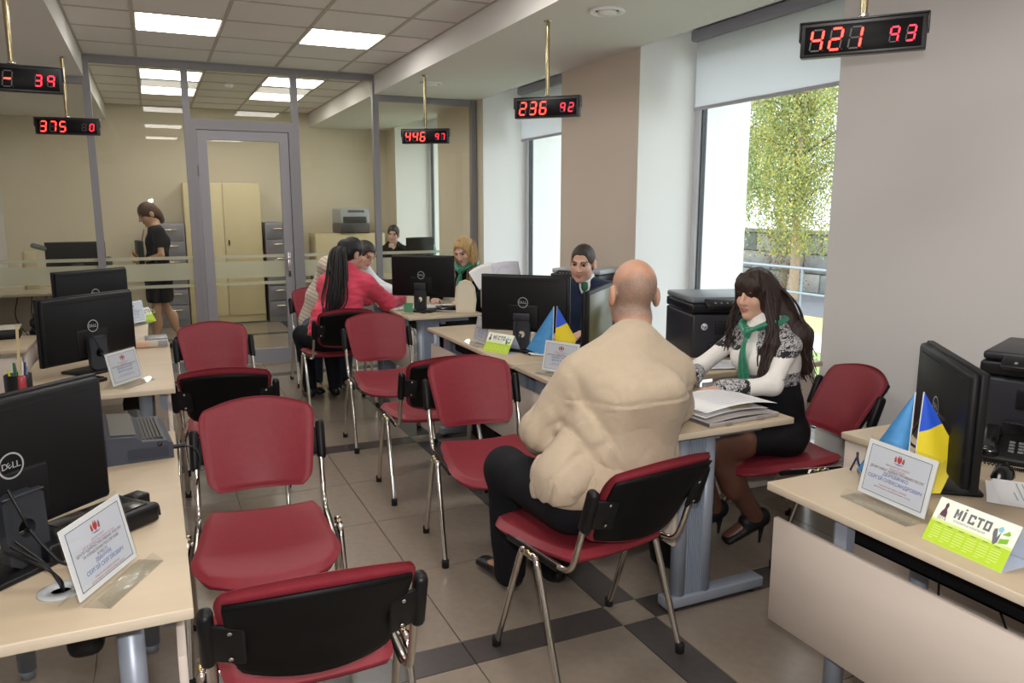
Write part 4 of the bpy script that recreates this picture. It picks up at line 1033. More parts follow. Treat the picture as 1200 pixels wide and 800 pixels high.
t = thing('garden_wall', 'grey rendered stone wall outside, behind the birch trunk', 'wall', (13.0, 14, -.27), 0)
st = [mat('wall block %d' % i, c, .9, var=(5, .22), bump=(14, .6)) for i, c in enumerate(('A5A49F', 'B7B4AE', '939694'))]
MB().span((.06, -9, -.3), (.5, 9, 1.28)).build('core', mat('wall mortar', '8F8E8A', .95), t)
rw = random.Random(5); bl = [MB().rbox((0, 0, 0), (.14, .97, .40), .02, 1).mesh('block', s_) for s_ in st]
for row in range(3):
    for k in range(11):
        o = bpy.data.objects.new('block', bl[rw.randrange(3)]); COL.objects.link(o); o.parent = t; o.location = (rw.uniform(-.012, .012), -5.2 + k * 1.0 + .5 * (row % 2), .2 + row * .42)
MB().rbox((.15, 0, 1.3), (.6, 18, .08), .01).build('coping', mat('coping', 'A39C94', .9), t)
t = thing('handrail', 'grey metal handrail with two bars outside the near window', 'railing', (9.9, 10, -.25), 0)
rm = mat('galvanised rail', '9AA6B4', .4, metal=.5)
for z in (.38, .80):
    m = MB(); m.tube([(0, -5, z), (0, 6, z)], .024, 8); m.build('bar', rm, t)
for k in range(6):
    m = MB(); m.tube([(0, -4.2 + k * 2.0, 0), (0, -4.2 + k * 2.0, .8)], .022, 8); m.build('post', rm, t)
def tree(label, x, y, trunk_r, zt, crown, cols, n, seed, hang=1.):
    rr = random.Random(seed)
    t = thing('birch_tree', label, 'tree', (x, y, -.27), 0, 'trees outside the near window')
    m = MB(); m.tube(spline([(0, 0, 0), (.03, .02, 1.0), (-.02, .05, 2.2), (.03, 0, zt)], 4), [trunk_r * (1 - .6 * i / 12) for i in range(13)], 10); m.build('trunk', mat('pale brown bark', 'B39D82', .9, var=(12, .2)), t)
    br = MB(); lf = MB()
    for k in range(46):
        a = rr.uniform(0, 2 * PI); z = rr.uniform(zt * .35, zt * 1.0); L = rr.uniform(.4, 1.0) * crown
        p0 = Vector((0, 0, z)); p2 = p0 + Vector((math.cos(a) * L, math.sin(a) * L, rr.uniform(.1, .7))); p1 = p0.lerp(p2, .5) + Vector((0, 0, .25))
        sp = spline([p0, p1, p2], 5); br.tube(sp, [.018 * (1 - .8 * i / (len(sp) - 1)) for i in range(len(sp))], 5)
        for q in range(n):
            c = sp[rr.randrange(2, len(sp))] + Vector((rr.gauss(0, .16), rr.gauss(0, .16), 0)); drop = rr.uniform(.2, 1.6) * hang
            for j in range(34):
                p = c + Vector((rr.gauss(0, .05), rr.gauss(0, .05), -drop * j / 34 + rr.gauss(0, .02)))
                if p.z < .9: continue
                s = rr.uniform(.026, .048); u = Vector((rr.gauss(0, 1), rr.gauss(0, 1), rr.gauss(0, .5))).normalized() * s; v = Vector((rr.gauss(0, .5), rr.gauss(0, .5), -1)).normalized() * s * 1.3
                lf.add([p - u * .5, p + v * .5, p + u * .5, p - v * .5], [(0, 1, 2, 3)], rr.choice((0, 0, 1, 1, 2)))
    br.build('branches', mat('twig', '6B5C4A', .9), t)['kind'] = 'stuff'
    lf.build('foliage', [mat('leaf ' + c, c, .7) for c in cols], t)['kind'] = 'stuff'
tree('yellow-green birch with hanging leaves outside the near window', 11.6, 11.7, .11, 4.8, 1.6, ('A3A456', '84965A', 'BDB152'), 20, 1, 1.5)
tree('greener tree left of the birch, outside the near window', 12.4, 14.6, .12, 5.4, 2.0, ('83985A', '6E8A52', 'A3AA66'), 22, 2, 1.1)
tree('tall green tree behind the garden wall, outside the near window', 17.0, 17.8, .16, 6.0, 2.8, ('8AA066', '7A9460', 'AEB474'), 20, 4, .9)
t = thing('creeper', 'reddish creeper hanging on the garden wall outside', 'plant', (12.72, 13.1, -.27), 0)
cr = MB(); rr = random.Random(9)
for k in range(1500):
    p = Vector((rr.gauss(-.05, .06), rr.gauss(0, .33), rr.uniform(.1, 1.75))); s = .05; u = Vector((rr.gauss(0, .3), rr.gauss(0, 1), rr.gauss(0, 1))).normalized() * s; v = Vector((rr.gauss(0, .3), rr.gauss(0, 1), -1)).normalized() * s
    cr.add([p - u * .5, p + v * .5, p + u * .5, p - v * .5], [(0, 1, 2, 3)], rr.randrange(3))
cr.build('foliage', [mat('leaf ' + c, c, .7) for c in ('8A5A4C', '9C7A52', '7C8A4E')], t)['kind'] = 'stuff'
# ================================================================ people: signed distance fields -> one smooth skin
A3 = lambda p: np.array(tuple(p), np.float32)
def nrm(v): v = A3(v); return v / max(np.linalg.norm(v), 1e-9)
def cap(a, b, ra, rb=None, k=.02, op='u'):
    a, b = A3(a), A3(b); rb = ra if rb is None else rb; ba = b - a; L2 = max(float(ba @ ba), 1e-12); r = max(ra, rb)
    def f(x, y, z):
        px, py, pz = x - a[0], y - a[1], z - a[2]
        t = np.clip((px * ba[0] + py * ba[1] + pz * ba[2]) / L2, 0, 1)
        return np.sqrt((px - t * ba[0]) ** 2 + (py - t * ba[1]) ** 2 + (pz - t * ba[2]) ** 2) - (ra + (rb - ra) * t)
    return dict(f=f, lo=np.minimum(a, b) - r, hi=np.maximum(a, b) + r, k=k, op=op)
def ecap(a, b, w0, d0, w1, d1, xd, k=.03, op='u'):
    """capsule of elliptic section: w along xd, d across"""
    a, b = A3(a), A3(b); ba = b - a; L = float(np.linalg.norm(ba)); n = ba / L
    X = A3(xd); X = X - n * (X @ n); X = nrm(X); Y = np.cross(n, X); r = max(w0, w1, d0, d1)
    def f(x, y, z):
        px, py, pz = x - a[0], y - a[1], z - a[2]
        s = px * n[0] + py * n[1] + pz * n[2]; t = np.clip(s / L, 0, 1); e = s - t * L
        u = px * X[0] + py * X[1] + pz * X[2]; v = px * Y[0] + py * Y[1] + pz * Y[2]
        w = w0 + (w1 - w0) * t; d = d0 + (d1 - d0) * t; m = np.minimum(w, d)
        return (np.sqrt((u / w) ** 2 + (v / d) ** 2 + (e / m) ** 2) - 1) * m
    return dict(f=f, lo=np.minimum(a, b) - r, hi=np.maximum(a, b) + r, k=k, op=op)
def ell(c, r, Rm=None, k=.01, op='u'):
    c = A3(c); r = A3(r); Q = np.eye(3, dtype=np.float32) if Rm is None else np.array(Rm, np.float32); R_ = float(max(r))
    def f(x, y, z):
        px, py, pz = x - c[0], y - c[1], z - c[2]
        q = [(px * Q[0, i] + py * Q[1, i] + pz * Q[2, i]) / r[i] for i in range(3)]
        k0 = np.sqrt(q[0] ** 2 + q[1] ** 2 + q[2] ** 2)
        k1 = np.sqrt((q[0] / r[0]) ** 2 + (q[1] / r[1]) ** 2 + (q[2] / r[2]) ** 2)
        return k0 * (k0 - 1) / np.maximum(k1, 1e-6)
    return dict(f=f, lo=c - R_, hi=c + R_, k=k, op=op)
def half(n, p, k=.004):
    """keep the side n points away from"""
    n = nrm(n); c = float(n @ A3(p))
    return dict(f=lambda x, y, z: x * n[0] + y * n[1] + z * n[2] - c, k=k, op='i')
def smin(a, b, k):
    h = np.maximum(k - np.abs(a - b), 0) / k
    return np.minimum(a, b) - h * h * k * .25
def field_mesh(prims, h, disp=None):
    U = [p for p in prims if p['op'] == 'u']
    lo = np.min([p['lo'] for p in U], 0) - 4 * h; hi = np.max([p['hi'] for p in U], 0) + 4 * h
    n = np.ceil((hi - lo) / h).astype(int) + 1
    ax = [(lo[i] + h * np.arange(n[i])).astype(np.float32) for i in range(3)]
    G = [ax[0][:, None, None], ax[1][None, :, None], ax[2][None, None, :]]
    Fd = np.full(n, .06, np.float32)
    for p in prims:
        if p['op'] == 'i':
            Fd = np.maximum(Fd, np.broadcast_to(p['f'](*G), Fd.shape)).astype(np.float32); continue
        pad = p['k'] + .03
        i0 = np.clip(np.floor((p['lo'] - pad - lo) / h).astype(int), 0, n - 1); i1 = np.clip(np.ceil((p['hi'] + pad - lo) / h).astype(int) + 1, 1, n)
        sl = tuple(slice(a, b) for a, b in zip(i0, i1))
        if any(s.stop <= s.start for s in sl): continue
        d = p['f'](G[0][sl[0]], G[1][:, sl[1]], G[2][:, :, sl[2]]).astype(np.float32)
        Fd[sl] = smin(Fd[sl], d, p['k']) if p['op'] == 'u' else -smin(-Fd[sl], d, p['k'])
    if disp is not None:
        m = np.abs(Fd) < .03; ii = np.nonzero(m)
        Fd[ii] += disp(ax[0][ii[0]], ax[1][ii[1]], ax[2][ii[2]])
    S = Fd < 0
    C = [S[i:n[0] - 1 + i, j:n[1] - 1 + j, k:n[2] - 1 + k] for i in (0, 1) for j in (0, 1) for k in (0, 1)]
    cnt = sum(c.astype(np.int8) for c in C)
    idx = np.nonzero((cnt > 0) & (cnt < 8)); N = len(idx[0])
    offs = [(i, j, k) for i in (0, 1) for j in (0, 1) for k in (0, 1)]
    V = [Fd[idx[0] + o[0], idx[1] + o[1], idx[2] + o[2]] for o in offs]
    P = np.zeros((N, 3)); W = np.zeros(N)
    for a in range(8):
        for b in range(a + 1, 8):
            da = np.abs(np.subtract(offs[a], offs[b]))
            if da.sum() != 1: continue
            m = (V[a] < 0) != (V[b] < 0); t = np.where(m, V[a] / np.where(m, V[a] - V[b], 1), 0)
            q = np.array(offs[a]) + t[:, None] * np.subtract(offs[b], offs[a]); P += q * m[:, None]; W += m
    P = (np.stack(idx, 1) + P / W[:, None]) * h + lo
    im = np.full(np.array(n) - 1, -1, np.int32); im[idx] = np.arange(N)
    faces = []
    for d in range(3):
        e1, e2 = [(1, 2), (2, 0), (0, 1)][d]
        s = [slice(1, n[i] - 1) for i in range(3)]; s2 = list(s); s[d] = slice(0, n[d] - 1); s2[d] = slice(1, n[d])
        A, B = S[tuple(s)], S[tuple(s2)]
        ii = np.nonzero(A != B); c = [ii[i] + (0 if i == d else 1) for i in range(3)]
        fl_ = A[ii]
        def at_(o1, o2):
            q = list(c); q[e1] = q[e1] - o1; q[e2] = q[e2] - o2; return im[tuple(q)]
        f4 = np.stack([at_(1, 1), at_(0, 1), at_(0, 0), at_(1, 0)], 1)
        f4 = np.where(fl_[:, None], f4, f4[:, ::-1]); faces.append(f4)
    return P, np.concatenate(faces)
def np_obj(name, P, Fq, mats, parent, origin, col=None, mi=None):
    me = bpy.data.meshes.new(name); P = P - np.array(origin)
    me.vertices.add(len(P)); me.vertices.foreach_set('co', P.astype(np.float32).ravel())
    me.loops.add(Fq.size); me.loops.foreach_set('vertex_index', Fq.astype(np.int32).ravel())
    me.polygons.add(len(Fq)); me.polygons.foreach_set('loop_start', np.arange(0, Fq.size, 4, dtype=np.int32))
    me.polygons.foreach_set('use_smooth', np.ones(len(Fq), bool))
    for m in (mats if isinstance(mats, list) else [mats]): me.materials.append(m)
    if mi is not None: me.polygons.foreach_set('material_index', mi.astype(np.int32))
    if col is not None:
        a = me.color_attributes.new('Col', 'FLOAT_COLOR', 'POINT'); a.data.foreach_set('color', np.concatenate([col, np.ones((len(P), 1))], 1).astype(np.float32).ravel())
    me.update(calc_edges=True); me.validate()
    o = bpy.data.objects.new(name, me); COL.objects.link(o); o.parent = parent; return o
def wrinkle(amp, fr=22., seed=0., stretch=(1, 1, .5)):
    a, b, c = stretch
    def f(x, y, z):
        x, y, z = x * fr * a, y * fr * b, z * fr * c
        u = np.sin(x * 1.1 + 1.7 * np.sin(z * .9 + seed) + 1.1 * np.sin(y * .8)) * np.sin(z * 1.3 + 1.4 * np.sin(y * 1.1 + seed) + .8 * np.sin(x * .7))
        v = np.sin(y * 1.6 + 1.2 * np.sin(x * 1.2 + seed * 2) + z * .9)
        return (amp * (.65 * u + .35 * v)).astype(np.float32)
    return f
def axes(yaw, pitch=0., roll=0.):
    """columns right, forward, up; yaw 0 looks along +Y, positive turns left; pitch down positive; roll right positive"""
    return np.array(rotm(0, 0, yaw) @ rotm(-pitch, 0, 0) @ rotm(0, roll, 0), np.float32)
def head_prims(c, Q, s=1., jaw=1.):
    c = A3(c); W = lambda p: c + Q @ (A3(p) * s)
    E = lambda p, r, k=.012, op='u': ell(W(p), A3(r) * s, Q, k * s, op)
    L = [E((0, -.014, .042), (.074, .096, .086)), E((0, .022, -.03), (.061 * jaw, .072, .086), .03), E((0, .066, -.095), (.026 * jaw, .024, .02), .025)]
    for x in (-1, 1):
        L += [E((x * .043 * jaw, .012, -.065), (.018, .04, .026), .035), E((x * .038, .058, -.022), (.025, .026, .025), .025), E((x * .026, .086, .032), (.026, .012, .009), .014)]
        L += [E((x * .032, .1005, .010), (.018, .0165, .0115), .010, 's')]
        L += [E((x * .081, -.014, .0), (.012, .025, .036), .008), E((x * .092, -.004, .004), (.007, .014, .02), .006, 's')]
    L += [cap(W((0, .094, .022)), W((0, .116, -.022)), .008 * s, .0115 * s, .010 * s)]
    for x in (-1, 1): L += [E((x * .012, .102, -.026), (.009, .011, .008), .008)]
    L += [E((0, .088, -.052), (.022, .014, .006), .006), E((0, .087, -.064), (.019, .013, .007), .006), E((0, .104, -.0585), (.020, .006, .0018), .003, 's')]
    return L
def paint_head(P, col, c, Q, s, skin, brow, lip, stub=None, lid=None, fringe=0.):
    q = ((P - A3(c)) @ Q) / s; x, y, z = q[:, 0], q[:, 1], q[:, 2]; ax_ = np.abs(x); front = y > .03
    near = (np.abs(z) < .17) & (ax_ < .1) & (np.abs(y) < .15)
    sm = lambda t: np.clip(t, 0, 1)[:, None]
    def mixc(w, cc): col[:] = col * (1 - w) + np.array(cc) * w
    blush = np.exp(-((ax_ - .04) ** 2 + (z + .03) ** 2) / .0006) * front * near
    mixc(sm(blush * .25), np.array(skin) * [1.05, .78, .75])
    l = np.clip(1.4 - ((x / .021) ** 2 + ((z + .058) / .010) ** 2), 0, 1) * (y > .07) * near; mixc(sm(l * 2), lip)
    bz = .029 + .006 * np.sin(np.clip((ax_ - .012) / .04, 0, 1) * PI); b = (np.abs(z - bz) < .0052) & (ax_ > .012) & (ax_ < .052) & (y > .05) & near; mixc(b[:, None] * .85, brow)
    e = np.clip(1.5 - (((ax_ - .032) / .0185) ** 2 + ((z - .0125) / .0075) ** 2), 0, 1) * (y > .05) * near; mixc(sm(e), lid if lid is not None else np.array(skin) * .55)
    up = np.exp(-(((z - .0185 + ((ax_ - .032) / .03) ** 2 * .008) / .0028) ** 2)) * (np.abs(ax_ - .032) < .019) * (y > .05) * near; mixc(sm(up * .8), np.array(brow) * .8)
    if stub is not None: stub(x, y, z, near, mixc, sm)
def eyes(root, origin, c, Q, s, iris='3A2A1E', look=(0, 1, 0), closed_=False):
    c = A3(c)
    for sx in (-1, 1):
        m = MB(); n, k = 16, 10; lk = nrm(look); R3 = Matrix(np.array([np.cross(lk, (0, 0, 1)), lk, (0, 0, 1)]).T.tolist())
        prof = [(math.sin(PI * i / k) * .0102, -math.cos(PI * i / k) * .0102) for i in range(k + 1)]
        prof[0] = (1e-6, prof[0][1]); prof[-1] = (1e-6, prof[-1][1])
        m.lathe(prof, n, (0, 0, 0), 0, Matrix(((1, 0, 0), (0, 0, 1), (0, -1, 0))))
        m.v = [tuple(np.array(origin) * -1 + c + Q @ ((A3((sx * .032, .0752, .0105)) + np.array(R3, np.float32) @ A3(v)) * s)) for v in m.v]
        cnt = len(m.f); m.mi = [(2 if (fi // n) >= k - 2 else 1 if (fi // n) >= k - 4 else 0) for fi in range(cnt)]
        m.build('eye', [mat('eye white', 'B9B0AA', .3), mat('iris ' + iris, iris, .2), mat('pupil', '0A0808', .1)], root)
def hand_prims(w, d, nrml, thumb, s=1., curl=.35, spread=.12, k=.006):
    """w wrist, d to the fingertips, nrml out of the palm, thumb = side of the thumb"""
    w, d, N_ = A3(w), nrm(d), nrm(nrml); T = nrm(A3(thumb) - d * float(A3(thumb) @ d)); L = []
    pe = w + d * .085 * s
    L += [ecap(w + d * .005 * s, pe, .026 * s, .017 * s, .039 * s, .0135 * s, T, .015)]
    for i, (off, ln) in enumerate(((.030, .072), (.010, .080), (-.010, .074), (-.028, .060))):
        p = pe + T * off * s - d * .006 * s; dr = nrm(d + T * (off * 3 * spread)); a = 0.
        for j, f in enumerate((.45, .31, .24)):
            a = curl * (1 + j * .9) * (1 + .12 * i); dd = dr * math.cos(a) + N_ * math.sin(a); q = p + dd * ln * f * s
            L.append(cap(p, q, (.0088 - j * .0009) * s, (.008 - j * .0009) * s, k)); p = q
    p = w + d * .025 * s + T * .022 * s
    for j, (ln, kk) in enumerate(((.042, .9), (.032, .45), (.026, .25))):
        dd = nrm(d + T * kk * 1.1 + N_ * .35); q = p + dd * ln * s; L.append(cap(p, q, (.0125 - j * .0018) * s, (.011 - j * .0018) * s, .012 if j == 0 else k)); p = q
    return L
def limb(pts, rs, k=.03): return [cap(a, b, r0, r1, k) for a, b, r0, r1 in zip(pts, pts[1:], rs, rs[1:])]
SKINM = None
def skin_mat():
    m = mat('skin', 'C99A80', .5, attr='Col', var=(90, .04), spec=.4)
    b = m.node_tree.nodes['Principled BSDF']; b.inputs['Subsurface Weight'].default_value = .12; b.inputs['Subsurface Radius'].default_value = (.012, .005, .003); b.inputs['Subsurface Scale'].default_value = .6
    return m
def person(label, J, skin=(.60, .36, .25), h=.006, brow=(.05, .03, .02), lip=(.45, .16, .14), stub=None, iris='3A2A1E', look=(0, 1, 0), fem=0, s=1., hs=1., lid=None, slim=.82):
    """J: joints in room coordinates. Returns root, origin, helper lists"""
    org = (J['pelvis'][0], J['pelvis'][1], 0.)
    t = thing('person', label, 'person', org)
    Q = J['Q']; B = head_prims(J['head'], Q, hs, .92 if fem else 1.)
    hd = A3(J['head']); nb = hd + Q @ A3((0, -.03, -.085)) * hs
    nr = .047 if fem else .058
    B += [cap(nb, J['neck'], nr, nr * 1.1, .03)]
    xs = A3(J['shR']) - A3(J['shL'])
    tw = (.135 if fem else .165) * slim
    B += [ecap(J['chest'], J['belly'], tw, .085 * slim, tw * .8, .075 * slim, xs, .04), ecap(J['belly'], J['pelvis'], tw * .8, .075 * slim, tw * 1.0, .09 * slim, xs, .04), cap(J['neck'], J['chest'], .055 * slim, .08 * slim, .04)]
    for sd in 'LR':
        ar = .040 if fem else .047
        B += [cap(J['neck'], J['sh' + sd], .045 * slim, .042 * slim, .03)]
        B += limb([J['sh' + sd], J['el' + sd], J['wr' + sd]], [ar * 1.0 * slim, ar * .78 * slim, ar * .58], .02)
        hdir, hn, th, cu = J['hand' + sd]; B += hand_prims(J['wr' + sd], hdir, hn, th, .92 if fem else 1.03, cu)
        lr = .058 if fem else .078
        B += limb([J['hip' + sd], J['kn' + sd], J['an' + sd]], [lr, lr * .72, lr * .47], .03)
        kn, an = A3(J['kn' + sd]), A3(J['an' + sd]); cm = kn * .62 + an * .38 + nrm(an - kn)[[0, 1, 2]] * 0
        toe = A3(J['toe' + sd]); back = -nrm((toe - an) * [1, 1, 0])
        B += [ell(cm + back * .022, (.044, .044, .10), None, .04)]
        B += [cap(an, an + (toe - an) * .2, .030, .028, .02), ecap(an * .6 + toe * .4, toe + [0, 0, .008], .026, .016, .028, .010, np.cross(toe - an, (0, 0, 1)), .02)]
    P, Fq = field_mesh(B, h)
    col = np.tile(np.array(skin), (len(P), 1)); paint_head(P, col, J['head'], Q, hs, skin, brow, lip, stub, lid)
    np_obj('body', P, Fq, skin_mat(), t, org, col)
    eyes(t, org, J['head'], Q, hs, iris, look)
    return t, org
def top_prims(J, f=.014, fem=0, slv=None, chest_d=.0, cut=True, hem=0., tw=None, bell=.0, arm=None, ak=.04):
    xs = A3(J['shR']) - A3(J['shL']); tw = tw or (.15 if fem else .178); a = arm or (.043 if fem else .055)
    P = [ecap(J['chest'], J['belly'], tw + f, .105 + f + chest_d, tw * .9 + f + bell, .10 + f + bell, xs, .06), ecap(J['belly'], J['pelvis'], tw * .9 + f + bell, .10 + f + bell, tw * 1.0 + f + hem, .115 + f + hem, xs, .06),
         cap(A3(J['neck']) * .75 + A3(J['chest']) * .25, J['chest'], .075 + f * .5, .11, .08)]
    for sd in 'LR':
        P += [cap(J['neck'], J['sh' + sd], .05 + f * .4, a + f, .06)]
        P += limb([J['sh' + sd], J['el' + sd], J['wr' + sd]], [a + f, a * .88 + f, (slv or a * .72) + f], ak)
    return P
def wear(name, prims, h, m, root, org, disp=None, colf=None):
    P, Fq = field_mesh(prims, h, disp)
    col = colf(P) if colf else None
    return np_obj(name, P, Fq, m, root, org, col)
def cloth(name, col, rough=.85, var=(60, .05), bump=(180, .25), sheen=None, attr=None):
    sheen = (0. if max(lin(col)[:3]) < .05 else .15) if sheen is None else sheen
    return mat(name, col, rough, var=var, bump=bump, sheen=sheen, attr=attr, spec=.25)
def hair_mat(name, col): 
    return mat(name, col, .38, var=((160, 160, 14), .35), bump=((260, 260, 20), .5), spec=.45)
def shoe(root, org, an, toe, m, heel=.0, w=.042):
    an, toe = A3(an), A3(toe); d = nrm((toe - an) * [1, 1, 0]); side = np.cross(d, (0, 0, 1)); hb = an * [1, 1, 0] - d * .035
    P = [ecap(hb + [0, 0, .045 + heel], A3((toe[0], toe[1], .0)) + [0, 0, .028], w * .82, .032, w, .022, side, .02), ecap(hb + [0, 0, .07 + heel], an * [1, 1, 0] + d * .05 + [0, 0, .07 + heel * .6], w * .7, .03, w * .8, .028, side, .03)]
    if heel: P += [cap(hb + [0, 0, .035 + heel], hb + [0, 0, .004] + d * .008, .016, .006, .012)]
    return wear('shoe', P, .006, m, root, org)
def locks(root, org, name, strands, m):
    mb = MB()
    for pts, r0, r1, fl_ in strands:
        sp = spline(pts, 5); n = len(sp); mb.tube([p - Vector(org) for p in sp], [r0 * (.75 + .25 * math.sin(PI * min(1, i / n * 1.6))) * (1 - i / n) + r1 * (i / n) for i in range(n)], 7, 0, True, fl_)
    return mb.build(name, m, root)
def hl(J, p, hs=1.): return A3(J['head']) + J['Q'] @ (A3(p) * hs)
def cap_prims(J, hs, t=.008, face=(.118, -.05, .080, .075, .098), k=.012, back=True, sx=0.):
    """hair cap over the skull: t thick, face = opening centre y, z and radii"""
    Q = J['Q']; E = lambda p, r, kk=k, op='u': ell(hl(J, p, hs), A3(r) * hs, Q, kk, op)
    P = [E((0, -.014, .044), (.074 + t, .096 + t, .087 + t))]
    if back: P += [E((0, -.055, -.02), (.062 + t * .7, .052 + t, .06), .03)]
    P += [E((x, face[0], face[1]), (face[2], face[3], face[4]), .008, 's') for x in ((-sx, sx) if sx else (0,))]
    return P
V3 = lambda *a: np.array(a, np.float32)
# --------------------------------------------------------------------- the bald man, from behind
def p_bald():
    Q = axes(R(-13), R(8), R(3))
    J = dict(head=V3(1.55, 2.33, 1.245), Q=Q, neck=V3(1.50, 2.25, 1.085), chest=V3(1.45, 2.19, .93), belly=V3(1.385, 2.16, .73), pelvis=V3(1.325, 2.17, .565),
             shL=V3(1.27, 2.24, .985), shR=V3(1.645, 2.21, .975), elL=V3(1.165, 2.31, .80), elR=V3(1.735, 2.30, .83), wrL=V3(1.30, 2.54, .69), wrR=V3(1.84, 2.52, .80),
             handL=((.5, .8, -.1), (0, 0, -1), (1, -.2, 0), .5), handR=((.3, 1, 0), (0, 0, -1), (-1, 0, 0), .25),
             hipL=V3(1.23, 2.22, .55), hipR=V3(1.42, 2.22, .55), knL=V3(1.19, 2.64, .55), knR=V3(1.46, 2.64, .55), anL=V3(1.25, 2.74, .09), anR=V3(1.44, 2.70, .09), toeL=V3(1.22, 2.95, .02), toeR=V3(1.45, 2.92, .02))
    sk = np.array((.52, .285, .19))
    def stub(x, y, z, near, mixc, sm):
        rim = np.clip((.058 - z + np.clip(-y - .02, 0, 1) * .40 + .008 * np.sin(x * 130) * np.sin(z * 110 + y * 90)) / .04, 0, 1) * np.clip((z + .085) / .02, 0, 1) * np.clip((.05 - y) / .02, 0, 1) * near * (np.abs(x) < .077)
        sp = .62 + .25 * np.sin(x * 700 + 3 * np.sin(z * 500)) * np.sin(z * 600 + y * 500)
        mixc(sm(rim * sp), (.20, .165, .14))
    t, org = person('bald man seen from behind in a beige jacket, seated at the desk', J, tuple(sk), .006, (.2, .16, .13), stub=stub, hs=1.03)
    jm = cloth('beige cotton jacket', 'BAA992', .9, (30, .04), (230, .22))
    P = top_prims(J, .024, tw=.190, chest_d=.02, bell=.010, hem=.006, slv=.046, arm=.046, ak=.018)
    P += [ecap(V3(1.36, 2.10, .90), V3(1.52, 2.09, .91), .10, .055, .10, .055, (1, 0, 0), .10), cap(J['neck'], V3(1.31, 2.22, 1.0), .06, .07, .06), cap(J['neck'], V3(1.62, 2.2, .985), .06, .07, .06)]
    P += [ell(V3(1.15, 2.14, .675), (.06, .10, .07), None, .10)]
    P += [half((.12, .0, -1), V3(1.1, 2.1, .615), .02)]
    W1 = wrinkle(.0035, 15, 1.3, (1, 1, .5)); W2 = wrinkle(.0028, 34, 4., (1.0, 1, .55)); W3 = wrinkle(1., 13, 2.2, (1, .8, .45)); W4 = wrinkle(1., 21, 5.1, (.9, .9, .7))
    def disp(x, y, z):
        d = W1(x, y, z) * np.clip(1.25 - (z - .55) * 1.8, .2, 1) + W2(x, y, z) * np.where(x < 1.30, 1.3, .55)
        low = np.clip(1.2 - (z - .6) * 2.2, .15, 1)
        d += (.0045 * np.exp(-(W3(x, y, z) / .07) ** 2) + .0035 * np.exp(-(W4(x, y, z) / .07) ** 2) - .002) * low * np.where(x < 1.30, 1.25, .8)
        zz = z - (.945 + .04 * (x - 1.44)) + .12 * (x - 1.45) ** 2
        d += (.0036 * np.exp(-(zz / .0045) ** 2) - .0022 * np.exp(-((zz + .010) / .007) ** 2)) * (y < 2.20)
        for a0, b0, w, am, sl in ((1.255, .93, .016, .009, .35), (1.275, .86, .012, .007, .5), (1.62, .86, .014, .007, -.25), (1.585, .78, .016, .006, -.3), (1.28, .70, .018, .008, .8), (1.36, .68, .02, .006, .9), (1.45, .72, .02, .005, .6), (1.225, .80, .014, .008, .5)):
            r = (x - a0) + (z - b0) * sl; d += am * np.exp(-(r / w) ** 2) * np.exp(-((z - b0) / .11) ** 2)
        return d.astype(np.float32)
    wear('jacket', P, .0075, jm, t, org, disp)
    n_ = Vector(J['neck'].tolist()) - Vector(org); mb = MB()
    mb.grid(41, 6, lambda u, v: n_ + Vector((.010 * v + (.086 - .014 * v) * math.cos(2 * PI * u), .018 * v + (.088 - .014 * v) * math.sin(2 * PI * u), -.012 + .062 * v - .012 * v * math.sin(2 * PI * u))))
    mb.grid(41, 5, lambda u, v: n_ + Vector((.010 + (.073 + .012 * v) * math.cos(2 * PI * u), .018 + (.075 + .012 * v) * math.sin(2 * PI * u), .05 - .035 * v - .012 * math.sin(2 * PI * u))))
    solid(mb.build('collar', jm, t), .006)
    hb = [ecap(V3(1.325, 2.15, .64), V3(1.322, 2.16, .60), .208, .150, .198, .140, (1, 0, 0), .02), half((.12, 0, -1), V3(1.1, 2.1, .585), .01)]
    wear('waistband', hb, .0075, cloth('beige knit rib', 'B7A58E', .95, (30, .05), ((240, 240, 6), .5)), t, org)
    tp = [ecap(J['belly'], J['pelvis'], .15, .10, .172, .118, (1, 0, 0), .05)]
    for s in 'LR': tp += limb([J['hip' + s], J['kn' + s], A3(J['an' + s]) + V3(0, 0, -.02)], [.095, .082, .066], .04)
    wear('trousers', tp, .009, cloth('black trousers', '15161B', .85), t, org, wrinkle(.004, 20, 2.))
    for s in 'LR': shoe(t, org, J['an' + s], J['toe' + s], mat('black shoe leather', '0F0F10', .35))
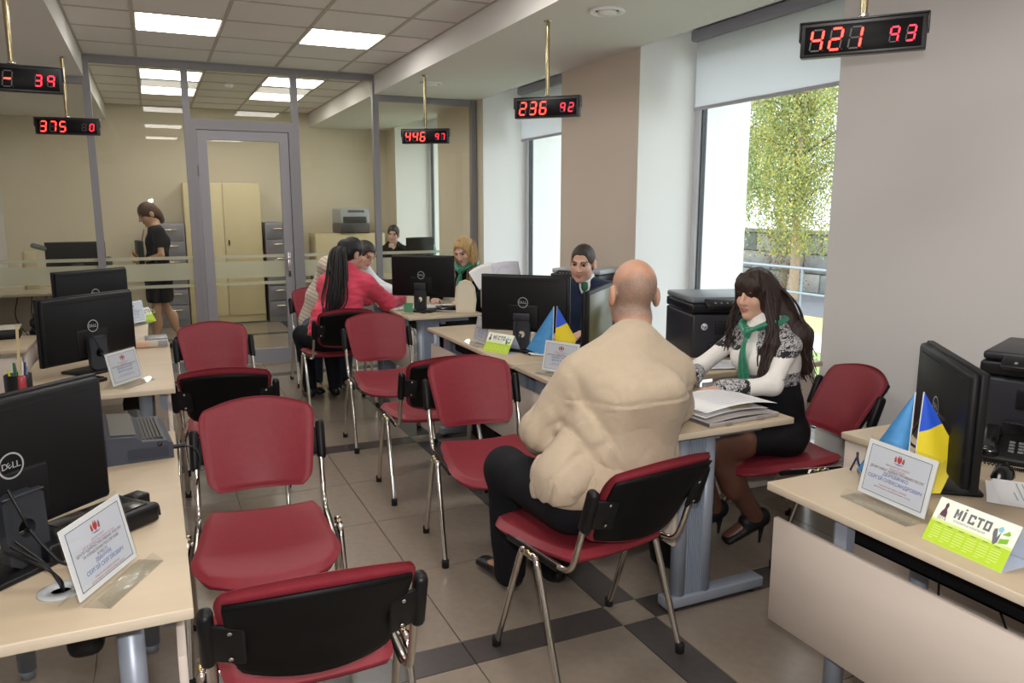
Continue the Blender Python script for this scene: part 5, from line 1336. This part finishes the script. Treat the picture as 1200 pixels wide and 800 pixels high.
# --------------------------------------------------------------------- woman in the lace blouse
LACE = None
def lace_mat():
    if 'white blouse with black lace' in MATS: return MATS['white blouse with black lace']
    m = mat('white blouse with black lace', 'ECE9E4', .8, attr='Col', sheen=.2, bump=(160, .15))
    nt = m.node_tree; N, L = nt.nodes, nt.links; b = N['Principled BSDF']; at_ = [n for n in N if n.type == 'ATTRIBUTE'][0]
    sep = N.new('ShaderNodeSeparateColor'); L.new(at_.outputs['Color'], sep.inputs[0])
    tc = N.new('ShaderNodeTexCoord')
    n1 = N.new('ShaderNodeTexNoise'); n1.inputs['Scale'].default_value = 42; n1.inputs['Detail'].default_value = 2; L.new(tc.outputs['Object'], n1.inputs['Vector'])
    v1 = N.new('ShaderNodeTexVoronoi'); v1.feature = 'DISTANCE_TO_EDGE'; v1.inputs['Scale'].default_value = 46
    ad = N.new('ShaderNodeMix'); ad.data_type = 'VECTOR'; ad.inputs[0].default_value = .06; L.new(tc.outputs['Object'], ad.inputs[4]); L.new(n1.outputs['Color'], ad.inputs[5]); L.new(ad.outputs[1], v1.inputs['Vector'])
    lt = N.new('ShaderNodeMath'); lt.operation = 'LESS_THAN'; lt.inputs[1].default_value = .075; L.new(v1.outputs['Distance'], lt.inputs[0])
    n2 = N.new('ShaderNodeTexNoise'); n2.inputs['Scale'].default_value = 30; n2.inputs['Detail'].default_value = 3; L.new(tc.outputs['Object'], n2.inputs['Vector'])
    # r: 0 plain, .5 thin lace, 1 dense lace border
    th = N.new('ShaderNodeMapRange'); th.inputs[1].default_value = .45; th.inputs[2].default_value = 1.; th.inputs[3].default_value = .62; th.inputs[4].default_value = .46; L.new(sep.outputs[0], th.inputs[0])
    gt = N.new('ShaderNodeMath'); gt.operation = 'GREATER_THAN'; L.new(n2.outputs['Fac'], gt.inputs[0]); L.new(th.outputs[0], gt.inputs[1])
    mx = N.new('ShaderNodeMath'); mx.operation = 'MAXIMUM'; L.new(lt.outputs[0], mx.inputs[0]); L.new(gt.outputs[0], mx.inputs[1])
    on = N.new('ShaderNodeMath'); on.operation = 'GREATER_THAN'; on.inputs[1].default_value = .25; L.new(sep.outputs[0], on.inputs[0])
    f = N.new('ShaderNodeMath'); f.operation = 'MULTIPLY'; L.new(mx.outputs[0], f.inputs[0]); L.new(on.outputs[0], f.inputs[1])
    base = N.new('ShaderNodeMix'); base.data_type = 'RGBA'; base.inputs[6].default_value = lin('ECE9E4'); base.inputs[7].default_value = lin('B4B2B4'); L.new(on.outputs[0], base.inputs[0])
    fin = N.new('ShaderNodeMix'); fin.data_type = 'RGBA'; fin.inputs[7].default_value = lin('141216'); L.new(base.outputs[2], fin.inputs[6]); L.new(f.outputs[0], fin.inputs[0]); L.new(fin.outputs[2], b.inputs['Base Color'])
    return m
def scarf(J, t, org, tail, m, w=.02, side=None):
    """knotted neckerchief: loop round the neck, hanging tails"""
    n = A3(J['neck']); Qb = axes(J.get('byaw', 0.)); mb = MB(); Wd = lambda p: Vector((n + Qb @ A3(p) - A3(org)).tolist())
    lp = [Wd((.085 * math.sin(a), -.075 * math.cos(a) + .0, .045 - .05 * (1 - math.cos(a)) * .5)) for a in np.linspace(0, 2 * PI, 25)]
    mb.tube(lp, [w * (1 + .25 * math.sin(i * 1.9)) for i in range(25)], 10, 0, False, .6)
    kn = Wd((0, .10, -.03)); mb.tube([kn + Vector((0, 0, .025)), kn, kn - Vector((0, 0, .025))], [w * .7, w * 1.2, w * .7], 10)
    for k, (dx, ln) in enumerate(tail):
        pts = [Wd((0, .10, -.03)), Wd((dx * .5, .125, -.03 - ln * .35)), Wd((dx, .125, -.03 - ln * .7)), Wd((dx * 1.1, .115, -.03 - ln))]
        sp = spline(pts, 5); mb.tube(sp, [w * .5 + w * .9 * i / len(sp) for i in range(len(sp))], 8, 0, True, .35)
    for s in (-1, 1):
        sp = spline([Wd((s * .08, .02, .03)), Wd((s * .06, .085, .005)), Wd((0, .105, -.03))], 5); mb.tube(sp, [w * 1.5 - w * .6 * i / len(sp) for i in range(len(sp))], 8, 0, True, .5)
    return mb.build('scarf', m, t)
green_silk = mat('green silk scarf', '0F7A5A', .35, var=(45, .3), sheen=.3)
def p_lace():
    yaw = R(84); Q = axes(R(102), R(3), R(0))
    J = dict(head=V3(2.465, 2.71, 1.165), Q=Q, neck=V3(2.495, 2.665, 1.035), chest=V3(2.525, 2.665, .875), belly=V3(2.56, 2.66, .69), pelvis=V3(2.595, 2.665, .53), byaw=yaw,
             shL=V3(2.505, 2.525, .965), shR=V3(2.47, 2.81, .965), elL=V3(2.385, 2.49, .80), elR=V3(2.33, 2.93, .80), wrL=V3(2.17, 2.555, .795), wrR=V3(2.20, 2.79, .80),
             handL=((-1, .1, -.05), (0, 0, -1), (0, 1, 0), .22), handR=((-1, -.15, -.05), (0, 0, -1), (0, -1, 0), .22),
             hipL=V3(2.56, 2.575, .52), hipR=V3(2.56, 2.745, .52), knL=V3(2.16, 2.60, .525), knR=V3(2.15, 2.76, .525), anL=V3(2.47, 2.64, .135), anR=V3(2.36, 2.80, .135), toeL=V3(2.345, 2.68, .02), toeR=V3(2.22, 2.83, .02))
    t, org = person('seated woman in a white and black lace blouse with long dark hair', J, (.60, .37, .27), .0055, (.03, .018, .014), (.42, .15, .14), fem=1, hs=.90, look=(-.2, 1, -.1))
    P = top_prims(J, .008, 1, slv=.034, arm=.032, tw=.122)
    P += [ell(V3(2.43, 2.61, .885), (.05, .055, .055), None, .05), ell(V3(2.43, 2.73, .885), (.055, .06, .06), None, .05)]
    P += [half((.97, -.05, -.22), V3(2.50, 2.67, .60)) if False else half((0, 0, -1), (0, 0, .735))]
    def lace_col(P):
        z = P[:, 2]; r = np.zeros(len(P))
        el = np.minimum(np.linalg.norm(P - J['wrL'], axis=1), np.linalg.norm(P - J['wrR'], axis=1))
        r = np.where(el < .115, .55, r); r = np.where((el > .085) & (el < .112), 1., r)
        arm = np.minimum(np.linalg.norm(P - J['shL'], axis=1), np.linalg.norm(P - J['shR'], axis=1))
        r = np.where((z > .925) & (arm < .14), .55, r); r = np.where((z > .92) & (z < .945) & (arm < .14), 1., r)
        tor = (np.abs(P[:, 1] - 2.665) < .21) & (P[:, 0] > 2.40 + (z - .75) * .0) & (el > .12)
        r = np.where((z < .835) & tor, .55, r); r = np.where((z < .768) & tor, 1., r)
        return np.stack([r, r, r], 1)
    wear('blouse', P, .007, lace_mat(), t, org, wrinkle(.003, 30, .7), lace_col)
    bk = cloth('black crepe', '101014', .8)
    S = [ecap(V3(2.545, 2.66, .765), J['belly'], .128, .100, .128, .100, (0, 1, 0), .04), ecap(J['belly'], J['pelvis'], .128, .100, .168, .128, (0, 1, 0), .05)]
    S += [ecap(V3(2.56, 2.66, .515), V3(2.215, 2.68, .525), .165, .085, .15, .074, (0, 1, 0), .05)]
    S += [half((-1, 0, .15), V3(2.19, 2.68, .53))]
    wear('skirt', S, .0075, bk, t, org, wrinkle(.004, 24, 3., (.6, 1, 1)))
    tight = mat('sheer dark tights', '6A4638', .45, var=(40, .05))
    for s in 'LR':
        kn, an = J['kn' + s], J['an' + s]; cm = kn * .6 + an * .4
        wear('tights', limb([J['hip' + s] * .4 + kn * .6, kn, an], [.074, .062, .041], .03) + [ell(cm + V3(.02, 0, 0), (.053, .052, .115), None, .04), ecap(an, J['toe' + s] + V3(.0, 0, .02), .031, .029, .031, .018, (0, 1, 0), .02)], .007, tight, t, org)
        shoe(t, org, an, J['toe' + s], mat('black suede', '0B0B0D', .6), .075, .044)
    hm = hair_mat('dark brown hair', '2A1812')
    C = cap_prims(J, .90, .014, (.125, -.062, .070, .075, .088), back=True)
    C += [ell(hl(J, (0, .070, .062), .90), (.066, .030, .040), Q, .025), ell(hl(J, (.066, .0, -.01), .90), (.022, .07, .07), Q, .03), ell(hl(J, (-.066, -.01, -.01), .90), (.022, .062, .07), Q, .03)]
    C += [cap(hl(J, (-.01, -.07, .0), .90), V3(2.625, 2.60, .985), .07, .062, .04), cap(V3(2.625, 2.60, .985), V3(2.655, 2.565, .835), .062, .028, .03)]
    C += [cap(hl(J, (-.076, -.015, -.02), .90), V3(2.445, 2.555, .97), .026, .028, .03), cap(V3(2.445, 2.555, .97), V3(2.40, 2.548, .835), .028, .013, .02)]
    wear('hair', C, .0055, hm, t, org, wrinkle(.003, 90, 1., (1, 1, .25)))
    rr = random.Random(21); st = []
    def fall(p0, tgt, out, r0=.0095):
        wv = rr.uniform(0, 6); pts = [p0]; o_ = A3(out)
        for j in range(1, 8):
            f = j / 7; q = p0 * (1 - f) + tgt * f + o_ * math.sin(PI * min(1, f * 1.15)) + V3(.008 * math.sin(wv + j * 1.5), .007 * math.cos(wv * 2 + j * 1.3), .006 * math.cos(wv + j)); pts.append(q)
        st.append((pts, r0, .003, .6))
    for k in range(105):     # down the back, over the shoulder blades
        a = rr.uniform(-.9, 1.0); p0 = hl(J, (-math.sin(a) * .082, -.014 - math.cos(a) * .10, rr.uniform(-.03, .07)), .90)
        fall(p0, V3(2.65 + rr.gauss(0, .018), 2.60 - .07 * a + rr.gauss(0, .02), .80 + rr.uniform(-.03, .10)), (.03, -.015 - .02 * rr.random(), .0))
    for k in range(85):     # before the near shoulder
        f0 = rr.random(); p0 = hl(J, (-.084, -.045 + .075 * f0, rr.uniform(-.05, .05)), .90)
        fall(p0, V3(2.415 - .03 * f0 + rr.gauss(0, .010), 2.56 + rr.gauss(0, .010), .80 + rr.uniform(0, .08)), (-.0, -.03, .0), .0095)
    for k in range(26):     # far side
        f0 = rr.random(); p0 = hl(J, (.08, -.05 + .07 * f0, rr.uniform(-.04, .04)), .90)
        fall(p0, V3(2.395 + rr.gauss(0, .01), 2.80 + rr.gauss(0, .01), .90 + rr.uniform(0, .08)), (0, .03, 0), .0095)
    locks(t, org, 'hair_locks', st, hm)
    for k in range(1): pass
    fr = []
    for k in range(22):
        x = -.062 + .124 * k / 21; fr.append(([hl(J, (x * .8, .052, .118), .90), hl(J, (x, .096 - abs(x) * .35, .085), .90), hl(J, (x * 1.02, .107 - abs(x) * .5, .047 + rr.uniform(-.005, .004)), .90)], .009, .004, .5))
    locks(t, org, 'fringe', fr, hm)
    scarf(J, t, org, ((-.0, .25), (-.03, .21)), green_silk, .017)
# --------------------------------------------------------------------- man in the navy suit
def p_suit():
    Q = axes(R(134), R(8), R(-3))
    J = dict(head=V3(2.60, 4.52, 1.185), Q=Q, neck=V3(2.635, 4.55, 1.045), chest=V3(2.66, 4.57, .90), belly=V3(2.68, 4.58, .70), pelvis=V3(2.70, 4.58, .52), byaw=R(150),
             shL=V3(2.80, 4.42, .985), shR=V3(2.47, 4.64, .985), elL=V3(2.72, 4.24, .78), elR=V3(2.34, 4.55, .80), wrL=V3(2.48, 4.16, .785), wrR=V3(2.22, 4.32, .785),
             handL=((-1, .1, 0), (0, 0, -1), (0, 1, 0), .3), handR=((-.6, -.8, 0), (0, 0, -1), (.8, -.6, 0), .3),
             hipL=V3(2.73, 4.50, .50), hipR=V3(2.64, 4.66, .50), knL=V3(2.40, 4.30, .52), knR=V3(2.31, 4.46, .52), anL=V3(2.42, 4.28, .09), anR=V3(2.33, 4.44, .09), toeL=V3(2.22, 4.20, .02), toeR=V3(2.13, 4.36, .02))
    t, org = person('man in a navy suit and green tie behind the middle monitor', J, (.62, .37, .28), .006, (.035, .022, .016), (.45, .2, .18), hs=1.0, look=(.15, 1, -.15))
    navy = cloth('navy suit cloth', '1C2740', .8)
    P = top_prims(J, .02, tw=.185)
    n = A3(J['neck']); fw = axes(J['byaw'])[:, 1]; rt = axes(J['byaw'])[:, 0]
    P += [ecap(n + fw * .10 + V3(0, 0, .06), n + fw * .135 + V3(0, 0, -.16), .055, .05, .015, .03, rt, .01, 's')]
    wear('suit_jacket', P, .0075, navy, t, org, wrinkle(.003, 22, 2.))
    sh = [ecap(n + V3(0, 0, .0), n + fw * .012 + V3(0, 0, .055), .072, .07, .064, .064, rt, .01), ecap(J['chest'], n, .10, .085, .06, .06, rt, .05), ecap(n + V3(0, 0, .05) + fw * .01, n + V3(0, 0, .16) + fw * .03, .054, .054, .058, .058, rt, .006, 's')]
    sh += [ecap(n + fw * .04 + V3(0, 0, -.02), A3(J['chest']) + fw * .06, .07, .05, .06, .05, rt, .03)]
    wear('shirt', sh, .006, cloth('white shirt', 'F0F0F2', .7), t, org)
    tie = MB(); W = lambda p: Vector((n + axes(J['byaw']) @ A3(p) - A3(org)).tolist())
    tie.tube([W((0, .085, .02)), W((0, .1, -.01)), W((0, .1, -.03))], [.022, .024, .016], 8); tie.tube(spline([W((0, .098, -.03)), W((0, .13, -.12)), W((0, .14, -.28))], 5), [.016 + .003 * i for i in range(11)], 8, 0, True, .35)
    tie.build('tie', mat('dark green tie', '1E5A3C', .5), t)
    tp = []
    for s in 'LR': tp += limb([J['hip' + s], J['kn' + s], J['an' + s]], [.095, .08, .06], .04)
    tp += [ecap(J['belly'], J['pelvis'], .15, .10, .17, .12, rt, .05)]
    wear('trousers', tp, .01, navy, t, org)
    for s in 'LR': shoe(t, org, J['an' + s], J['toe' + s], mat('black shoe leather', '0F0F10', .35))
    wear('hair', cap_prims(J, 1., .005, (.150, -.008, .062, .116, .118), sx=.024) + [half(-Q[:, 2], hl(J, (0, 0, -.055)))], .0055, hair_mat('short dark brown hair', '2B2019'), t, org, wrinkle(.0015, 120, 1.))
# --------------------------------------------------------------------- blonde woman with the green scarf
def p_blonde():
    Q = axes(R(128), R(24), R(4))
    J = dict(head=V3(2.44, 6.30, 1.185), Q=Q, neck=V3(2.485, 6.345, 1.05), chest=V3(2.52, 6.37, .89), belly=V3(2.56, 6.40, .70), pelvis=V3(2.60, 6.42, .52), byaw=R(125),
             shL=V3(2.58, 6.23, .97), shR=V3(2.40, 6.50, .97), elL=V3(2.54, 6.10, .78), elR=V3(2.24, 6.48, .79), wrL=V3(2.38, 6.12, .785), wrR=V3(2.16, 6.29, .785),
             handL=((-.8, .1, -.1), (0, 0, -1), (0, 1, 0), .3), handR=((-.3, -.9, 0), (0, 0, -1), (.9, -.3, 0), .3),
             hipL=V3(2.60, 6.34, .50), hipR=V3(2.54, 6.48, .50), knL=V3(2.22, 6.18, .52), knR=V3(2.16, 6.34, .52), anL=V3(2.26, 6.18, .09), anR=V3(2.2, 6.34, .09), toeL=V3(2.1, 6.12, .02), toeR=V3(2.02, 6.28, .02))
    t, org = person('blonde woman in black with a green scarf, looking down at her papers', J, (.72, .47, .37), .0065, (.28, .17, .09), (.55, .24, .22), fem=1, hs=.95, look=(0, 1, -.6), lid=(.40, .24, .19))
    bk = cloth('black jersey', '121216', .85)
    P = top_prims(J, .014, 1) + [ell(A3(J['chest']) + axes(J['byaw']) @ V3(sx * .07, .085, -.01), (.06, .055, .055), None, .05) for sx in (-1, 1)]
    n = A3(J['neck']); Qb = axes(J['byaw'])
    P += [ecap(n + Qb @ V3(0, .09, .05), n + Qb @ V3(0, .11, -.07), .05, .04, .03, .03, Qb[:, 0], .02, 's')]
    wear('blouse', P, .008, bk, t, org, wrinkle(.003, 24, 1.))
    S = [ecap(J['belly'], J['pelvis'], .14, .11, .175, .13, Qb[:, 0], .05)]
    for s in 'LR': S += limb([J['hip' + s], J['kn' + s], J['an' + s]], [.088, .07, .05], .04)
    wear('trousers', S, .01, bk, t, org)
    for s in 'LR': shoe(t, org, J['an' + s], J['toe' + s], mat('black suede', '0B0B0D', .6))
    hm = hair_mat('golden blonde hair', 'C2A06C')
    C = cap_prims(J, .95, .012, (.145, -.018, .066, .105, .120), sx=.022)
    C += [ell(hl(J, (s * .064, .01, -.03), .95), (.022, .05, .09), Q, .03) for s in (-1, 1)]
    wear('hair', C, .006, hm, t, org, wrinkle(.0018, 90, 1., (1, 1, .2)))
    rr = random.Random(4); st = []
    for k in range(96):
        sd = -1 if k % 2 else 1; p0 = hl(J, (sd * (.07 + .01 * rr.random()), rr.uniform(-.08, .0), rr.uniform(-.02, .05)), .95); e = A3(J['sh' + ('L' if sd < 0 else 'R')]) * .55 + n * .45
        q1 = p0 + V3(0, 0, -.12) + (Q @ V3(sd * .02, .01, 0)); q2 = e + Qb @ V3(rr.uniform(-.02, .02), rr.uniform(-.05, .085), rr.uniform(.0, .06)); q3 = q2 + V3(0, 0, -rr.uniform(.08, .2)) + Qb @ V3(sd * .01, .045, 0)
        st.append(([hl(J, (sd * .012, rr.uniform(-.06, .045), .134), .95), p0 + Q @ V3(sd * .012, 0, 0), q1, q2, q3], .0095, .004, .6))
    for k in range(20):
        p0 = hl(J, (rr.uniform(-.06, .06), -.1, .0), .95); st.append(([p0, p0 + V3(0, 0, -.12) + Q @ V3(0, -.02, 0), p0 + V3(0, 0, -.26) + Q @ V3(0, -.03, 0)], .016, .006, .6))
    locks(t, org, 'hair_locks', st, hm)
    scarf(J, t, org, ((-.035, .29), (.03, .25), (.0, .2)), green_silk, .030)
# --------------------------------------------------------------------- woman in the coral jacket
def p_coral():
    Q = axes(R(-62), R(14), R(10))
    J = dict(head=V3(1.415, 6.12, 1.20), Q=Q, neck=V3(1.36, 6.10, 1.06), chest=V3(1.31, 6.05, .90), belly=V3(1.27, 6.02, .70), pelvis=V3(1.25, 6.02, .53), byaw=R(-30),
             shL=V3(1.22, 6.14, .965), shR=V3(1.49, 5.99, .97), elL=V3(1.40, 6.42, .82), elR=V3(1.69, 6.10, .80), wrL=V3(1.62, 6.52, .79), wrR=V3(1.84, 6.30, .79),
             handL=((1, .3, 0), (0, 0, -1), (.3, -1, 0), .3), handR=((.5, .8, 0), (0, 0, -1), (-.8, .5, 0), .3),
             hipL=V3(1.17, 6.10, .51), hipR=V3(1.33, 6.08, .51), knL=V3(1.06, 6.45, .52), knR=V3(1.28, 6.44, .52), anL=V3(1.09, 6.38, .09), anR=V3(1.29, 6.34, .09), toeL=V3(1.08, 6.58, .02), toeR=V3(1.30, 6.54, .02))
    t, org = person('woman with a long black ponytail in a coral pink jacket, from behind', J, (.58, .36, .27), .007, (.04, .025, .02), (.45, .18, .17), fem=1, hs=.95, look=(0, 1, -.4))
    cm = cloth('coral pink jacket', 'DE4A62', .6, (25, .05), (90, .2))
    P = top_prims(J, .026, 1, tw=.158, slv=.042, arm=.045, hem=.012) + [ecap(V3(1.22, 5.98, .72), V3(1.19, 5.95, .60), .16, .10, .17, .10, (1, 0, 0), .08)]
    P += [half((0, 0, -1), (0, 0, .60), .02)]
    P += [ecap(A3(J['neck']) + V3(0, 0, -.01), A3(J['neck']) + V3(.012, .005, .03), .075, .07, .066, .062, (1, 0, 0), .015)]
    W1 = wrinkle(.005, 30, .5, (.8, .8, 1.8))
    wear('jacket', P, .008, cm, t, org, W1)
    dk = cloth('dark blue trousers', '14161F', .85); S = [ecap(J['belly'], J['pelvis'], .14, .1, .17, .12, (1, 0, 0), .05)]
    for s in 'LR': S += limb([J['hip' + s], J['kn' + s], J['an' + s]], [.09, .074, .056], .04)
    wear('trousers', S, .009, dk, t, org, wrinkle(.003, 24, 2.))
    for s in 'LR': shoe(t, org, J['an' + s], J['toe' + s], mat('black shoe leather', '0F0F10', .35))
    hm = hair_mat('black hair', '0E0A0B')
    b = hl(J, (0, -.112, .05), .95)
    wear('hair', cap_prims(J, .95, .010, (.148, -.02, .092, .112, .115)) + [ell(b, (.035, .035, .035), None, .03), cap(b, V3(1.255, 5.965, 1.06), .036, .048, .03), cap(V3(1.255, 5.965, 1.06), V3(1.225, 5.90, .88), .048, .05, .03), cap(V3(1.225, 5.90, .88), V3(1.18, 5.87, .66), .05, .018, .03)], .0065, hm, t, org, wrinkle(.0015, 90, 1.))
    rr = random.Random(2); st = []
    for k in range(70):
        ox, oy = rr.gauss(0, .022), rr.gauss(0, .022); e = V3(1.165 + rr.gauss(0, .025), 5.86 + rr.gauss(0, .02), .64 + rr.uniform(0, .09))
        st.append(([b + V3(ox * .3, oy * .3, 0), b + V3(-.05 + ox, -.05 + oy, -.05), V3(1.25 + ox * 1.4, 5.93 + oy * 1.4, 1.02), V3(1.215 + ox * 1.7, 5.885 + oy * 1.3, .84), e], .011, .003, .8))
    locks(t, org, 'ponytail', st, hm)
# --------------------------------------------------------------------- person in the striped sweater
def p_stripe():
    Q = axes(R(-150), R(22), R(-12))
    J = dict(head=V3(1.665, 6.73, 1.145), Q=Q, neck=V3(1.58, 6.83, 1.08), chest=V3(1.46, 6.88, .98), belly=V3(1.36, 6.93, .76), pelvis=V3(1.31, 6.97, .55), byaw=R(-150),
             shL=V3(1.66, 6.88, 1.03), shR=V3(1.37, 6.80, 1.06), elL=V3(1.82, 6.92, .84), elR=V3(1.62, 6.60, .87), wrL=V3(1.95, 6.75, .80), wrR=V3(1.86, 6.70, .82),
             handL=((.3, -1, 0), (0, 0, -1), (-1, 0, 0), .3), handR=((1, .1, 0), (0, 0, -1), (0, 1, 0), .3),
             hipL=V3(1.38, 6.88, .52), hipR=V3(1.22, 6.88, .52), knL=V3(1.43, 6.54, .55), knR=V3(1.17, 6.57, .53), anL=V3(1.44, 6.66, .09), anR=V3(1.19, 6.66, .09), toeL=V3(1.45, 6.47, .02), toeR=V3(1.19, 6.46, .02))
    t, org = person('person in a striped pale sweater and jeans leaning in beside the coral jacket woman', J, (.58, .36, .27), .007, (.06, .035, .02), (.42, .18, .16), hs=.95, look=(0, 1, -.3))
    m = mat('striped pale sweater', 'C9BBA8', .9, attr='Col', bump=(120, .3), sheen=.2)
    def colf(P):
        s = np.sin((P[:, 2] * .8 + P[:, 0] * .5) * 2 * PI / .03); c = np.where(s[:, None] > .55, np.array(lin('ADA294')[:3]), np.array(lin('D3C7B6')[:3]))
        arm = (np.linalg.norm(P - J['wrR'], axis=1) < .30) & (P[:, 0] > 1.60); return np.where(arm[:, None], np.array(lin('E4E6EA')[:3]), c)
    wear('sweater', top_prims(J, .022, tw=.17, hem=.01), .0075, m, t, org, wrinkle(.004, 24, 1.), colf)
    S = [ecap(J['belly'], J['pelvis'], .14, .1, .175, .125, (1, 0, 0), .05)]
    for s in 'LR': S += limb([J['hip' + s], J['kn' + s], J['an' + s]], [.092, .078, .06], .04)
    wear('jeans', S, .009, cloth('blue jeans', '2A3648', .85), t, org, wrinkle(.003, 24, 2.))
    for s in 'LR': shoe(t, org, J['an' + s], J['toe' + s], mat('black shoe leather', '0F0F10', .35))
    wear('hair', cap_prims(J, .95, .012, (.150, -.02, .060, .115, .118), sx=.024), .0065, hair_mat('short dark brown hair', '2B2019'), t, org, wrinkle(.0015, 120, 1.))
# --------------------------------------------------------------------- dark haired woman behind the glass
def p_glass_seated():
    Q = axes(R(155), R(6), R(-6))
    J = dict(head=V3(2.93, 10.2, 1.20), Q=Q, neck=V3(2.95, 10.27, 1.06), chest=V3(2.96, 10.29, .90), belly=V3(2.97, 10.3, .70), pelvis=V3(2.98, 10.3, .52), byaw=R(165),
             shL=V3(3.10, 10.22, .98), shR=V3(2.79, 10.26, .98), elL=V3(3.10, 10.0, .80), elR=V3(2.74, 10.02, .79), wrL=V3(2.95, 9.82, .79), wrR=V3(2.83, 10.02, 1.0),
             handL=((-.5, -.6, 0), (0, 0, -1), (-.8, .4, 0), .3), handR=((.3, .15, .9), (.2, .9, 0), (.9, 0, -.2), .7),
             hipL=V3(3.06, 10.2, .5), hipR=V3(2.9, 10.2, .5), knL=V3(3.0, 9.85, .52), knR=V3(2.84, 9.85, .52), anL=V3(3.0, 9.9, .09), anR=V3(2.84, 9.9, .09), toeL=V3(2.99, 9.72, .02), toeR=V3(2.83, 9.72, .02))
    t, org = person('dark haired woman resting her chin on her hand behind the glass', J, (.62, .40, .31), .007, (.05, .03, .02), (.45, .2, .18), fem=1, hs=.95)
    bk = cloth('olive black cardigan', '2A2720', .85)
    n = A3(J['neck']); Qb = axes(J['byaw']); wear('cardigan', top_prims(J, .016, 1) + [ecap(n + Qb @ V3(0, .09, .06), n + Qb @ V3(0, .11, -.12), .055, .05, .03, .03, Qb[:, 0], .02, 's'), ecap(n + V3(0, 0, .02), n + V3(0, 0, .1), .062, .062, .07, .07, Qb[:, 0], .01, 's')], .009, bk, t, org, wrinkle(.003, 24, 1.))
    S = [ecap(J['belly'], J['pelvis'], .14, .1, .17, .12, (1, 0, 0), .05)]
    for s in 'LR': S += limb([J['hip' + s], J['kn' + s], J['an' + s]], [.088, .07, .05], .04)
    wear('trousers', S, .01, cloth('black trousers', '15161B', .85), t, org)
    wear('hair', cap_prims(J, .95, .010, (.150, -.03, .066, .112, .128), sx=.022) + [ell(hl(J, (.0, -.11, -.01), .95), (.045, .04, .045), Q, .03), half(-Q[:, 2], hl(J, (0, 0, -.06)))], .0065, hair_mat('dark brown hair', '2A1812'), t, org, wrinkle(.0015, 90, 1.))
# --------------------------------------------------------------------- woman walking behind the glass
def p_walk():
    Q = axes(R(105), R(26), R(0))
    J = dict(head=V3(-.035, 9.3, 1.485), Q=Q, neck=V3(.015, 9.3, 1.36), chest=V3(.035, 9.3, 1.20), belly=V3(.02, 9.3, 1.0), pelvis=V3(.015, 9.3, .83), byaw=R(100),
             shL=V3(.05, 9.15, 1.30), shR=V3(.05, 9.46, 1.30), elL=V3(.06, 9.08, 1.06), elR=V3(.04, 9.5, 1.06), wrL=V3(-.13, 9.17, 1.0), wrR=V3(-.12, 9.4, 1.02),
             handL=((-1, .3, .1), (0, .5, 1), (0, .5, .8), .5), handR=((-1, -.3, .1), (0, -.5, 1), (0, -.5, .8), .5),
             hipL=V3(.02, 9.22, .82), hipR=V3(.02, 9.38, .82), knL=V3(-.03, 9.24, .47), knR=V3(.07, 9.36, .46), anL=V3(-.06, 9.24, .09), anR=V3(.20, 9.38, .12), toeL=V3(-.22, 9.24, .02), toeR=V3(.08, 9.38, .02))
    t, org = person('woman in a short dark dress walking behind the glass, carrying files', J, (.55, .33, .22), .008, (.05, .03, .02), (.42, .2, .18), fem=1, hs=.97, slim=.95)
    bk = cloth('blue black dress', '10131C', .8)
    xs = (0, 1, 0)
    P = [ecap(J['chest'], J['belly'], .16, .115, .14, .105, xs, .05), ecap(J['belly'], J['pelvis'], .14, .105, .175, .135, xs, .05), ecap(J['pelvis'], V3(.015, 9.3, .60), .175, .135, .17, .14, xs, .05), cap(J['neck'] * .6 + J['chest'] * .4, J['chest'], .07, .11, .06)]
    for s in 'LR': P += [cap(J['neck'] * .85 + J['chest'] * .15, J['sh' + s], .05, .06, .05), cap(J['sh' + s], J['sh' + s] * .5 + J['el' + s] * .5, .06, .06, .03)]
    P += [half((0, 0, -1), (0, 0, .54))]
    wear('dress', P, .009, bk, t, org, wrinkle(.003, 24, 1.))
    for s in 'LR': shoe(t, org, J['an' + s], J['toe' + s], mat('black suede', '0B0B0D', .6), .05, .038)
    hm = hair_mat('auburn hair', '4A2C1C')
    wear('hair', cap_prims(J, .97, .012, (.130, -.05, .076, .082, .098)) + [ell(hl(J, (.0, -.09, -.06), .97), (.05, .045, .09), Q, .04)], .0075, hm, t, org)
    mb = MB(); o = Vector(org)
    mb.tube([p - o for p in spline([(-.09, 9.22, 1.33), (-.13, 9.2, 1.18), (-.17, 9.22, 1.06)], 5)], .012, 6, 0, True, .4); mb.build('lanyard', mat('red lanyard', '8E2230', .6), t)
    f = thing('file_box', 'dark file box with pale clip held by the walking woman behind the glass', 'file', (-.17, 9.28, .93), R(8))
    m = MB(); m.rbox((.02, 0, .13), (.05, .3, .3), .006); m.build('box', mat('dark teal file', '1E2A2C', .5), f)
    m = MB(); m.rbox((-.008, -.05, .06), (.008, .09, .1), .004); m.build('clip', mat('pale clip', 'A9B0AC', .4), f)
for fn in (p_bald, p_lace, p_suit, p_blonde, p_coral, p_stripe, p_glass_seated, p_walk): fn()
